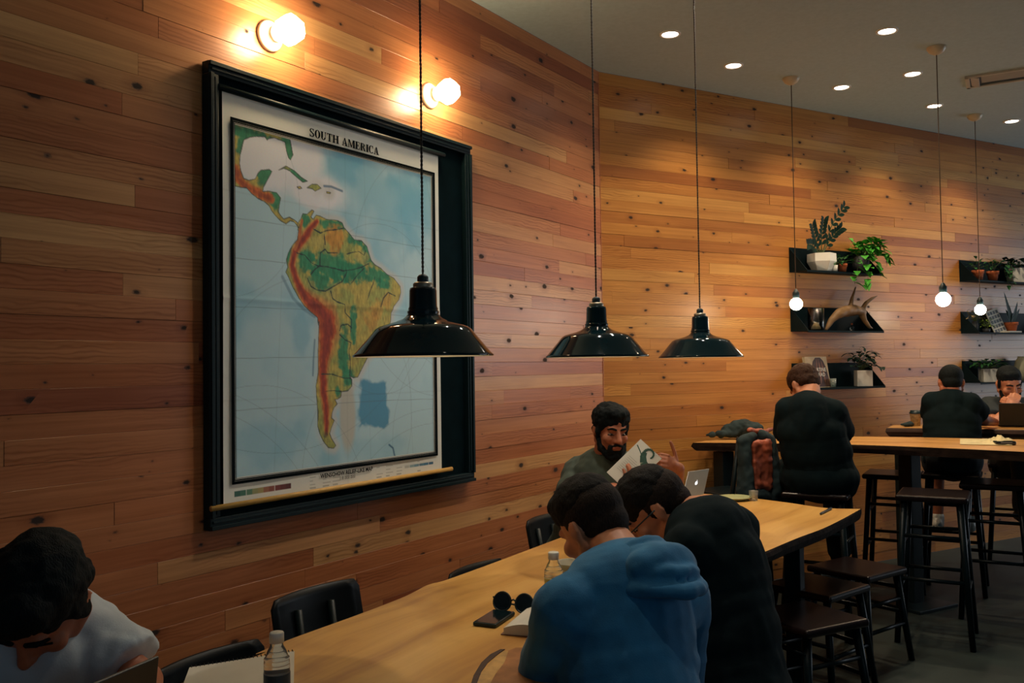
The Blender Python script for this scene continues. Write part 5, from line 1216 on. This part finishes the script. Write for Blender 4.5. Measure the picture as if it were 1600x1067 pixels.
def add_torso(m, j, g, k=1.0, belly=0.0):
    r, f, u = ax = torso_axes(j); sw = (j['shR']-j['shL']).length
    pe, ch, nk = j['pelvis'], j['chest'], j['neck']; mid = pe.lerp(ch, 0.5) - f*0.012
    m.ball(pe, (0.165*k+g, 0.125*k+g, 0.13*k+g), 20, 14, ax); m.ball(mid + f*belly, (0.145*k+g+belly, 0.112*k+g+belly, 0.16*k), 20, 14, ax)
    m.ball(ch, (sw*0.46+g, 0.118*k+g, 0.18*k+g*0.5), 20, 14, ax)
    up = nk.lerp(ch, 0.35); m.ball(up - f*0.01, (sw*0.42+g, 0.095*k+g, 0.10*k+g*0.5), 20, 14, ax)
    for s_, sh in ((-1, j['shL']), (1, j['shR'])):
        m.cap(nk - u*0.012 - f*0.012, sh, 0.046*k+g*0.8, 0.054*k+g); m.cap(sh, ch + r*(s_*sw*0.28), 0.056*k+g, 0.08*k)
def add_legs(m, j, g, cut=1.0):
    for s in 'LR':
        m.cap(j['hip'+s], j['kn'+s], 0.082+g, 0.060+g)
        e = j['kn'+s].lerp(j['an'+s], cut); m.cap(j['kn'+s], e, 0.058+g, 0.058+g-(0.020*cut))
def legs_for(j, face, seat, spread=0.10, reach=0.42, foot=0.08, drop=None):
    f = Vector((face.x, face.y, 0)).normalized(); r = Vector((f.y, -f.x, 0)); pe = j['pelvis']
    for s, n in ((-1, 'L'), (1, 'R')):
        j['hip'+n] = pe + r*(s*0.085) - Z*0.03
        j['kn'+n] = Vector((pe.x, pe.y, seat+0.04)) + r*(s*spread) + f*reach
        j['an'+n] = Vector((pe.x, pe.y, foot if drop is None else drop)) + r*(s*spread) + f*(reach-0.03)
    j['face'] = f
def shoes(j, t, material=None):
    for s in 'LR':
        a = j['an'+s]; f = j['face']; b = Vector((a.x, a.y, a.z-0.045))
        m = MB().cap(b - f*0.05, b + f*0.14, 0.036, 0.032).cap(b + Z*0.05, b, 0.045, 0.042)
        remesh(m, 'shoe', 0.010, material or M_SHOE, t, 3)
def person(label, j, hc, hax, skin, hk=1.0, voxel=0.006, hands=True, belly=0.0, arm_k=1.0, jaw=1.0):
    base = Vector((j['pelvis'].x, j['pelvis'].y, 0)); t = thing('person', label, 'person', base)
    m = MB(); add_torso(m, j, 0.0, 1.0, belly); add_legs(m, j, 0.0)
    for s in 'LR':
        m.cap(j['sh'+s], j['el'+s], 0.048*arm_k, 0.039*arm_k); m.cap(j['el'+s], j['wr'+s], 0.041*arm_k, 0.027*arm_k)
        h = j.get('hand'+s)
        if h: add_hand(m, j['wr'+s], *h)
        m.cap(j['an'+s], j['an'+s] - Z*0.03 + j['face']*0.10, 0.036, 0.025)
    skull = hd(hc, hax, 0, -0.028*hk, -0.050*hk)
    m.cap(j['neck'] - (skull-j['neck']).normalized()*0.03, skull, 0.062, 0.055*hk)
    add_head(m, hc, hax, hk, jaw)
    remesh(m, 'body', voxel, skin, t, 2)
    return t
def folds(a=0.004, f=14): return lambda p: a*noise.noise(p*f) + a*0.6*noise.noise(Vector((p.x*f*2.2, p.y*f*2.2, p.z*f*0.9)))
def tee(j, t, material, g=0.016, sleeve=0.62, long=False, belly=0.0, k=1.0, wr=None, voxel=0.008, arm_k=1.0, name='tshirt', flare=0.022):
    m = MB(); add_torso(m, j, g, k, belly); ax = torso_axes(j)
    # the cloth hangs straight from the chest to the hip
    for q_ in (0.2, 0.45, 0.7, 0.9): m.ball(j['pelvis'].lerp(j['chest'], q_), (0.158*k+g, 0.118*k+g, 0.13), 20, 14, ax)
    for s in 'LR':
        sh, el, wr_ = j['sh'+s], j['el'+s], j['wr'+s]
        if long: m.cap(sh, el, 0.050*arm_k+g, 0.041*arm_k+g); m.cap(el, el.lerp(wr_, 0.92), 0.041*arm_k+g, 0.031*arm_k+g*0.6)
        else: m.ball(sh, 0.054+g); m.cone(sh, sh.lerp(el, sleeve), 0.054*arm_k+g, 0.045*arm_k+g+flare*0.6, 24)
    return remesh(m, name, voxel, material, t, 3, wr or folds())
def trousers(j, t, material, cut=0.95, g=0.014):
    m = MB(); ax = torso_axes(j); m.ball(j['pelvis'] - Z*0.01, (0.172+g, 0.135+g, 0.13), 20, 14, ax); add_legs(m, j, g, cut)
    return remesh(m, 'trousers', 0.010, material, t, 3, folds(0.005, 12))
def hair_shell(c, ax, k, t, material, parts, wr, voxel=0.005, name='hair'):
    m = MB()
    for p, r in parts: m.ball(hd(c, ax, p[0]*k, p[1]*k, p[2]*k), tuple(v*k for v in r), 20, 14, ax)
    return remesh(m, name, voxel, material, t, 2, wr)

# ---- 1 reader in blue, seen from behind (nearest)
fd = (-nA*0.9 + dA*0.35).normalized()
j = dict(neck=P(976, 880, 2.13), chest=P(975, 985, 2.08), pelvis=P(1000, 1195, 1.95), shL=P(882, 952, 2.00), shR=P(1062, 930, 2.22), elL=P(852, 1062, 2.10), elR=P(1060, 1085, 2.36))
j['wrL'] = P(905, 1015, 2.52); j['wrR'] = P(905, 1050, 2.32); j['wrL'].z = TZ+0.045; j['wrR'].z = TZ+0.05
j['handL'] = ((dA*0.3 - nA), -Z, -1, 0.25); j['handR'] = ((dA*0.8 - nA*0.5), -Z, 1, 0.25)
legs_for(j, -nA, 0.46, reach=0.36)
hc = P(926, 822, 2.26); hax = head_axes(Vector((-0.55, 0.76, -0.60)), -0.12); stool(j['pelvis'], AA, 0.46, 'dark stool under the reader in blue', GS)
t = person('person in a blue hooded top bent over the table, back to the camera', j, hc, hax, M_SKIN, 1.0)
M_BLUE = mat('blue_jersey', lin(40, 108, 150), 0.9, var=0.16, scale=20, bump=0.15, bscale=300, sheen=0.1)
tr, tf, tu = torso_axes(j)
blue_wr = lambda p: 0.006*noise.noise(p*9) + 0.007*noise.noise(Vector((p.x*7, p.y*7, p.z*22))) * (1 if p.z > 0.7 else 0.5)
tee(j, t, M_BLUE, 0.020, long=True, wr=blue_wr, arm_k=1.12, name='hooded_top', voxel=0.007)
hm = MB(); nk = j['neck'] + tu*0.012 - tf*0.022 + tr*0.012
for i, (rad, low, back, th) in enumerate(((0.070, 0.014, 0.012, 0.017), (0.084, 0.008, 0.040, 0.017), (0.098, -0.004, 0.068, 0.018), (0.110, -0.022, 0.094, 0.018), (0.116, -0.046, 0.112, 0.018))):
    pts = []
    for q_ in range(15):
        a = R_(-20 + 220*q_/14); bk = max(0.0, math.sin(a))
        pts.append(nk + tr*(rad*math.cos(a)) - tf*(rad*0.80*math.sin(a) + back*bk*0.55) + tu*(low*(0.35+0.9*bk) - 0.012*i))
    for q_ in range(14): hm.cap(pts[q_], pts[q_+1], th*(0.75 if q_ in (0, 13) else 1.0), th, 10)
hm.ball(nk - tf*0.085 - tu*0.040, (0.108, 0.050, 0.056), 20, 14, (tr, tf, tu))
hood_wr = lambda p: 0.003*noise.noise(Vector((p.x*30, p.y*30, p.z*46))) + 0.005*noise.noise(p*15)
hood = remesh(hm, 'hood', 0.006, M_BLUE, t, 3, hood_wr)
for sg_ in (-1, 1):
    q0 = nk + tr*(sg_*0.07) + tf*0.06 - tu*0.005
    MB().tube([q0, q0 - tf*0.02 + tr*(sg_*0.02) + tu*0.004, q0 - tf*0.05 + tr*(sg_*0.035)], 0.003, 6).build('drawstring', M_BLUE, hood)
trousers(j, t, M_JEANS); shoes(j, t)
hair_shell(hc, hax, 1.0, t, M_HBRN, [((0, -0.006, 0.060), (0.078, 0.096, 0.074)), ((0, 0.045, 0.085), (0.060, 0.052, 0.040))], lambda p: 0.003*noise.noise(p*40)+0.002*noise.noise(p*90))
hair_shell(hc, hax, 1.0, t, M_HCROP, [((0, -0.020, 0.032), (0.0775, 0.0925, 0.078)), ((0, -0.045, -0.012), (0.062, 0.062, 0.055))], lambda p: 0.001*noise.noise(p*120), name='cropped_sides')

# ---- 2 reader in black with spectacles, beside him
j = dict(neck=P(1092, 806, 2.66), chest=P(1120, 890, 2.62), pelvis=P(1150, 1085, 2.50), shL=P(1078, 862, 2.52), shR=P(1146, 828, 2.80), elL=P(1050, 975, 2.62), elR=P(1120, 905, 2.98))
j['wrL'] = P(985, 862, 2.98); j['wrR'] = P(1010, 905, 2.80); j['wrL'].z = TZ+0.07; j['wrR'].z = TZ+0.06
j['handL'] = ((dA*0.2 - nA), -Z, -1, 0.35); j['handR'] = ((dA*0.5 - nA*0.8), -Z, 1, 0.35)
legs_for(j, -nA, 0.46, reach=0.36)
hc = P(1026, 797, 2.72); hax = head_axes(Vector((-0.72, 0.18, -0.68)), 0.0); stool(j['pelvis'], AA, 0.43, 'dark stool under the reader in black', GS)
t = person('person in a black top and spectacles bent over the table, middle of the readers', j, hc, hax, M_SKIN, 1.06)
M_BLKCLOTH = mat('black_cotton', (0.003, 0.009, 0.011, 1), 0.95, spec=0.15, var=0.2, bump=0.1, bscale=250)
tee(j, t, M_BLKCLOTH, 0.026, long=True, arm_k=1.1, name='black_top'); trousers(j, t, M_JEANS); shoes(j, t)
hair_shell(hc, hax, 1.06, t, M_HBRN, [((0, -0.004, 0.058), (0.079, 0.098, 0.076)), ((0, 0.052, 0.082), (0.060, 0.052, 0.046)), ((0, 0.075, 0.062), (0.045, 0.03, 0.03))], lambda p: 0.004*noise.noise(p*34)+0.002*noise.noise(p*90))
hair_shell(hc, hax, 1.06, t, M_HCROP, [((0, -0.022, 0.030), (0.0775, 0.0915, 0.078)), ((0, -0.048, -0.012), (0.060, 0.060, 0.050))], lambda p: 0.001*noise.noise(p*120), name='cropped_sides')
H = lambda x, y, z: hd(hc, hax, x*1.06, y*1.06, z*1.06)
gs = MB()
for s in (-1, 1):
    rg = [H(s*0.033+0.024*math.cos(a), 0.100, -0.004+0.019*math.sin(a)) for a in [2*math.pi*i/18 for i in range(19)]]; gs.tube(rg, 0.0022, 6, False)
    gs.tube([H(s*0.057, 0.098, 0.004), H(s*0.074, 0.06, 0.006), H(s*0.083, -0.01, 0.008)], 0.0022, 6)
gs.tube([H(-0.010, 0.102, 0.0), H(0, 0.108, 0.003), H(0.010, 0.102, 0.0)], 0.0022, 6)
gs.build('spectacles', M_BLACK, t); face_parts(hc, hax, 1.06, t, M_HBRN)

# ---- 3 bearded person holding the picture sheet
j = dict(neck=P(946, 716, 4.12), chest=P(938, 770, 4.13), pelvis=P(908, 866, 4.25), shL=P(999, 732, 4.06), shR=P(902, 738, 4.18), elL=P(1052, 776, 3.95), elR=P(884, 806, 3.98))
j['wrL'] = P(1060, 732, 3.84); j['wrR'] = P(942, 768, 3.76)
fb = (nA*0.7 + Vector((0.25, -0.7, 0))).normalized()
j['shL'], j['shR'] = j['shL'], j['shR']
j['handL'] = (Vector((-0.62, -0.45, 0.42)), Vector((-0.6, 0.75, -0.15)), -1, 0.95, 0.1, 0.05, 0.85); j['handR'] = (Vector((1, -0.3, 0.35)), Vector((0.1, 0.2, 1)), -1, 0.55, 0.0, 0.4)
# left/right of this person are mirrored on the picture: shL is his left
legs_for(j, nA, 0.46, reach=0.38)
hc = P(954, 673, 4.05); hax = head_axes(Vector((0.30, -0.92, -0.16)), -0.05)
t = person('bearded person in a grey-green tee holding up a printed sheet', j, hc, hax, M_SKIN2, 0.94, 0.0042)
M_GREEN = mat('grey_green_cotton', lin(66, 76, 68), 0.9, var=0.14, bump=0.1, bscale=250)
tee(j, t, M_GREEN, 0.016, 0.72, wr=folds(0.005, 20), voxel=0.006); trousers(j, t, M_JEANS); shoes(j, t)
face_parts(hc, hax, 0.94, t, M_HBLK)
cw = lambda p: 0.006*noise.noise(p*34)+0.004*noise.noise(p*80)
hair_shell(hc, hax, 0.94, t, M_HBLK, [((0, -0.018, 0.058), (0.088, 0.100, 0.080)), ((0, 0.040, 0.092), (0.066, 0.052, 0.036)), ((-0.05, 0.0, 0.06), (0.038, 0.06, 0.06)), ((0.05, 0.0, 0.06), (0.038, 0.06, 0.06)), ((-0.074, 0.012, 0.005), (0.010, 0.016, 0.05)), ((0.074, 0.012, 0.005), (0.010, 0.016, 0.05)), ((0, -0.06, 0.0), (0.066, 0.050, 0.07))], cw)
H = lambda x, y, z: hd(hc, hax, x*0.94, y*0.94, z*0.94)
bm2 = MB()
for s in (-1, 1):
    bm2.cap(H(s*0.066, 0.012, -0.030), H(s*0.058, 0.035, -0.075), 0.011, 0.015); bm2.cap(H(s*0.056, 0.036, -0.078), H(s*0.018, 0.072, -0.112), 0.017, 0.019); bm2.cap(H(s*0.006, 0.094, -0.049), H(s*0.030, 0.080, -0.058), 0.0065, 0.0065); bm2.cap(H(s*0.032, 0.078, -0.058), H(s*0.030, 0.074, -0.09), 0.009, 0.012)
bm2.ball(H(0, 0.072, -0.100), (0.028, 0.021, 0.020), 16, 10, hax); bm2.cap(H(-0.02, 0.083, -0.083), H(0.02, 0.083, -0.083), 0.008)
remesh(bm2, 'beard', 0.005, M_HBLK, t, 1, lambda p: 0.004*noise.noise(p*60))
# the sheet he holds: corners read at arm's length
sq = [P(957, 745, 3.74), P(1001, 686, 3.80), P(1034, 716, 3.76), P(990, 775, 3.70)]
sx_ = (sq[2]-sq[1]); sL = sx_.length; sx_.normalize(); sy_ = (sq[0]-sq[1]); sH = sy_.length*1.0; sy_ = (sy_ - sx_*sy_.dot(sx_)).normalized(); sn_ = sx_.cross(sy_).normalized()
if sn_.y > 0: sn_ = -sn_
so_ = sq[1]
sh_t = thing('printed_sheet', 'white sheet with a green hooked creature held by the bearded person', 'sheet', sq[3])
def SH(u, v, l=0.0): return so_ + sx_*(u*sL) + sy_*(v*sH) + sn_*l
MB().prism([SH(0, 0), SH(1, 0), SH(1, 1), SH(0, 1)], -sn_*0.004).build('paper', M_PAPER, sh_t)
M_INKG = mat('green_print', lin(36, 74, 58), 0.6, var=0.3, scale=60)
dr_ = MB()
def stroke(m, pts, w0, w1, F, lift):
    n = len(pts)
    for i in range(n-1):
        (u0, v0), (u1, v1) = pts[i], pts[i+1]; dx, dy = (u1-u0)*sL, (v1-v0)*sH; L = math.hypot(dx, dy); nx, ny = -dy/L, dx/L
        a, b_ = w0+(w1-w0)*i/(n-1), w0+(w1-w0)*(i+1)/(n-1)
        m.prism([F(u0+nx*a/sL, v0+ny*a/sH, lift), F(u1+nx*b_/sL, v1+ny*b_/sH, lift), F(u1-nx*b_/sL, v1-ny*b_/sH, lift), F(u0-nx*a/sL, v0-ny*a/sH, lift)], sn_*0.0003)
stroke(dr_, [(0.06, 0.14), (0.30, 0.20), (0.52, 0.27)], 0.0022, 0.0022, SH, 0.0008)
stroke(dr_, [(0.52+0.17*math.cos(a)*1.0+0.06, 0.12-0.10*math.sin(a)) for a in [R_(200-230*i/10) for i in range(11)]], 0.006, 0.003, SH, 0.0012)
stroke(dr_, [(0.44, 0.15), (0.50, 0.24), (0.66, 0.33), (0.86, 0.38), (0.98, 0.40)], 0.010, 0.020, SH, 0.0016)
stroke(dr_, [(0.42, 0.26), (0.52, 0.29)], 0.004, 0.004, SH, 0.002); stroke(dr_, [(0.52, 0.34), (0.58, 0.30)], 0.004, 0.004, SH, 0.002)
dr_.build('creature_drawing', M_INKG, sh_t)
tl_ = MB()
for i in range(9): tl_.prism([SH(0.14, 0.42+0.045*i, 0.0008), SH(0.14+0.36+0.1*((i*7) % 3), 0.42+0.045*i, 0.0008), SH(0.14+0.36+0.1*((i*7) % 3), 0.428+0.045*i, 0.0008), SH(0.14, 0.428+0.045*i, 0.0008)], sn_*0.0002)
tl_.build('text_lines', mat('grey_print', lin(160, 158, 150), 0.7), sh_t)
# ---- picture book standing open between the readers
pbk = [P(950, 770, 3.28), P(1012, 800, 3.10), P(1030, 846, 3.05), P(960, 835, 3.22)]
c_ = ZP(1000, 842, TZ); bx2 = (-dA*0.5 + nA*0.6).normalized(); ub = (Z*0.8 - nA*0.0 + Vector((-0.35, 0.45, 0))).normalized(); nb2 = bx2.cross(ub).normalized()
if nb2.y > 0: nb2 = -nb2
pk = thing('picture_book', 'pale picture book with dark scroll prints propped between the readers', 'book', c_)
so_, sx_, sL, sy_, sH, sn_ = c_ - bx2*0.14 + ub*0.20, bx2, 0.26, -ub, 0.20, nb2
MB().prism([SH(0, 0), SH(1, 0), SH(1, 1), SH(0, 1)], -sn_*0.010).build('page_block', mat('blue_grey_page', lin(150, 168, 170), 0.6, var=0.06), pk)
MB().prism([SH(-0.02, -0.02, -0.0105), SH(1.02, -0.02, -0.0105), SH(1.02, 1.0, -0.0105), SH(-0.02, 1.0, -0.0105)], -sn_*0.003).build('cover', M_PAPER, pk)
sc = MB()
for (u, v, r, a0, a1) in ((0.30, 0.66, 0.10, 20, 300), (0.44, 0.74, 0.07, 160, 420), (0.58, 0.70, 0.10, -40, 230), (0.74, 0.60, 0.12, 100, 380), (0.86, 0.76, 0.09, -60, 220), (0.66, 0.86, 0.08, 60, 330)):
    stroke(sc, [(u+r*math.cos(R_(a0+(a1-a0)*i/12))*0.77, v+r*math.sin(R_(a0+(a1-a0)*i/12))) for i in range(13)], 0.006, 0.003, SH, 0.001)
sc.build('scroll_print', M_INKG, pk)

# ---- 4 person in the white tee at the lower left
fw = Vector((0.52, -0.85, 0)).normalized()
j = dict(neck=P(62, 968, 1.84), chest=P(45, 1060, 1.82), pelvis=P(40, 1195, 1.95), shL=P(122, 990, 1.84), shR=P(-95, 1000, 1.92), elL=P(222, 1066, 1.80), elR=P(-120, 1120, 1.70))
j['wrL'] = P(150, 1130, 1.46); j['wrR'] = P(20, 1150, 1.42)
j['handL'] = (Vector((-0.3, -1, 0)), -Z, 1, 0.3); j['handR'] = (Vector((0.4, -1, 0)), -Z, -1, 0.3)
legs_for(j, nA, 0.46, reach=0.36)
hc = P(66, 940, 1.72); hax = head_axes(Vector((-0.10, -0.56, -0.82)), -0.22); chair(Vector((j['pelvis'].x, j['pelvis'].y, 0)), nA, 'dark chair under the person in the white tee', GC, top=0.80)
t = person('person in a white tee with thick black hair bowing over a laptop', j, hc, hax, M_SKIN2, 1.0)
M_WHITE = mat('white_cotton', lin(186, 196, 204), 0.9, var=0.06, bump=0.1, bscale=250)
tee(j, t, M_WHITE, 0.018, 0.78, wr=folds(0.007, 18), arm_k=1.12); trousers(j, t, M_JEANS); shoes(j, t); face_parts(hc, hax, 1.0, t, M_HBLK, True)
hair_shell(hc, hax, 1.0, t, M_HBLK, [((0, -0.020, 0.052), (0.090, 0.104, 0.084)), ((0, 0.045, 0.088), (0.070, 0.052, 0.044)), ((0, -0.062, 0.0), (0.072, 0.048, 0.072)), ((-0.072, 0.0, 0.015), (0.016, 0.030, 0.05)), ((0.072, 0.0, 0.015), (0.016, 0.030, 0.05))], lambda p: 0.006*noise.noise(p*26)+0.004*noise.noise(p*60))
lA, lB = P(120, 1108, 1.47), P(232, 1086, 1.62)
lA.z = lB.z = TZ+0.013
laptop(lA, lB, P(135, 1067, 1.42), P(245, 1030, 1.57), 'dark laptop of the person in the white tee, its lid edge catching light', 0.21, mat('dark_laptop', lin(44, 46, 44)), screen=M_PHONE)

# ---- 5 person in black at the counter, seen from behind
f5 = Vector((0.20, 1, 0)).normalized()
j = dict(neck=P(1262, 628, 4.86), chest=P(1266, 668, 4.84), pelvis=P(1283, 742, 4.86), shL=P(1233, 642, 4.90), shR=P(1301, 645, 4.82), elL=P(1230, 694, 5.02), elR=P(1316, 688, 4.98))
j['wrL'] = P(1245, 690, 5.24); j['wrR'] = P(1285, 690, 5.22); j['wrL'].z = j['wrR'].z = CZ1+0.045
j['handL'] = (f5, -Z, -1, 0.3); j['handR'] = (f5, -Z, 1, 0.3)
legs_for(j, f5, 0.78, spread=0.13, reach=0.34, drop=0.36)
hc = P(1257, 604, 4.96); hax = head_axes(Vector((-0.25, 0.75, -0.72)), 0.05)
t = person('person all in black sitting at the counter, seen from behind', j, hc, hax, M_SKIN, 0.98, 0.007)
tee(j, t, M_BLKCLOTH, 0.024, 0.72, belly=0.02, name='black_tee'); trousers(j, t, M_BLKCLOTH, g=0.030); shoes(j, t)
hair_shell(hc, hax, 0.98, t, M_HMID, [((0, -0.016, 0.046), (0.084, 0.100, 0.082)), ((0, -0.055, 0.005), (0.070, 0.050, 0.06))], lambda p: 0.005*noise.noise(p*40)+0.003*noise.noise(p*90), 0.006)

# ---- 6 person in a black tee with cropped hair, seen from behind at the back counter
f6 = Vector((0.35, 1, 0)).normalized()
j = dict(neck=P(1487, 621, 5.82), chest=P(1487, 652, 5.80), pelvis=P(1487, 716, 5.76), shL=P(1458, 629, 5.86), shR=P(1516, 631, 5.74), elL=P(1456, 662, 5.98), elR=P(1536, 656, 5.84))
j['wrL'] = P(1470, 664, 6.08); j['wrR'] = P(1553, 667, 6.02); j['wrL'].z = j['wrR'].z = CZ2+0.04
j['handL'] = (f6, -Z, -1, 0.3); j['handR'] = (Vector((-0.6, 1, 0)), -Z, 1, 0.3)
legs_for(j, Vector((0.5, 1, 0)), 0.80, reach=0.34, drop=0.40)
hc = P(1486, 598, 5.84); hax = head_axes(Vector((0.30, 0.92, -0.25)))
t = person('person in a black tee with cropped hair at the back counter, back to the camera', j, hc, hax, M_SKIN2, 0.95, 0.007)
tee(j, t, M_BLKCLOTH, 0.018, 0.62, name='black_tee'); trousers(j, t, M_JEANS, 0.15); shoes(j, t, M_CAP)
hair_shell(hc, hax, 0.95, t, M_HBLK, [((0, -0.014, 0.042), (0.079, 0.098, 0.082)), ((0, -0.050, -0.005), (0.064, 0.056, 0.055))], lambda p: 0.001*noise.noise(p*120), 0.006)
stool(j['pelvis'], AB, 0.74, 'high dark stool under the person in the black tee at the back counter', GB, rungs=(0.28, 0.5))

# ---- 7 person facing the camera over the dark laptop
j = dict(neck=P(1578, 632, 6.46), chest=P(1580, 662, 6.50), pelvis=P(1585, 722, 6.62), shL=P(1620, 636, 6.48), shR=P(1545, 634, 6.46), elL=P(1616, 664, 6.25), elR=P(1552, 662, 6.22))
j['wrL'] = P(1596, 640, 6.24); j['wrR'] = P(1576, 640, 6.20)
j['handL'] = (Vector((-0.8, -0.1, 0.55)), Vector((-0.2, 0.9, 0.3)), 1, 0.7); j['handR'] = (Vector((0.4, -0.1, 0.85)), Vector((0.3, 0.9, -0.2)), -1, 0.7)
legs_for(j, Vector((-0.1, -1, 0)), 0.80, reach=0.34, drop=0.40)
hc = P(1577, 600, 6.38); hax = head_axes(Vector((-0.10, -0.92, -0.36)), 0.06)
t = person('bearded person facing the camera behind the dark laptop, hands at the chin', j, hc, hax, M_SKIN, 1.0, 0.006)
tee(j, t, mat('dark_grey_cotton', lin(36, 44, 46), 0.9, var=0.15), 0.016, 0.75, name='grey_tee'); trousers(j, t, M_JEANS); shoes(j, t)
face_parts(hc, hax, 1.0, t, M_HBLK, True)
hair_shell(hc, hax, 1.0, t, M_HBLK, [((0, -0.018, 0.056), (0.079, 0.096, 0.074)), ((0, 0.035, 0.086), (0.058, 0.045, 0.030)), ((-0.071, 0.004, 0.01), (0.010, 0.02, 0.04)), ((0.071, 0.004, 0.01), (0.010, 0.02, 0.04))], lambda p: 0.002*noise.noise(p*60), 0.006)
H = lambda x, y, z: hd(hc, hax, x, y, z); bm2 = MB()
for s in (-1, 1): bm2.cap(H(s*0.062, 0.02, -0.045), H(s*0.050, 0.045, -0.085), 0.012, 0.016); bm2.cap(H(s*0.050, 0.045, -0.085), H(s*0.014, 0.078, -0.106), 0.016, 0.018); bm2.cap(H(s*0.005, 0.093, -0.049), H(s*0.028, 0.082, -0.060), 0.007)
bm2.ball(H(0, 0.078, -0.094), (0.024, 0.018, 0.018), 16, 10, hax); remesh(bm2, 'beard', 0.005, M_HBLK, t, 1, lambda p: 0.002*noise.noise(p*80))
stool(j['pelvis'], AB, 0.70, 'high dark stool under the person facing the camera', GB, rungs=(0.28, 0.5))
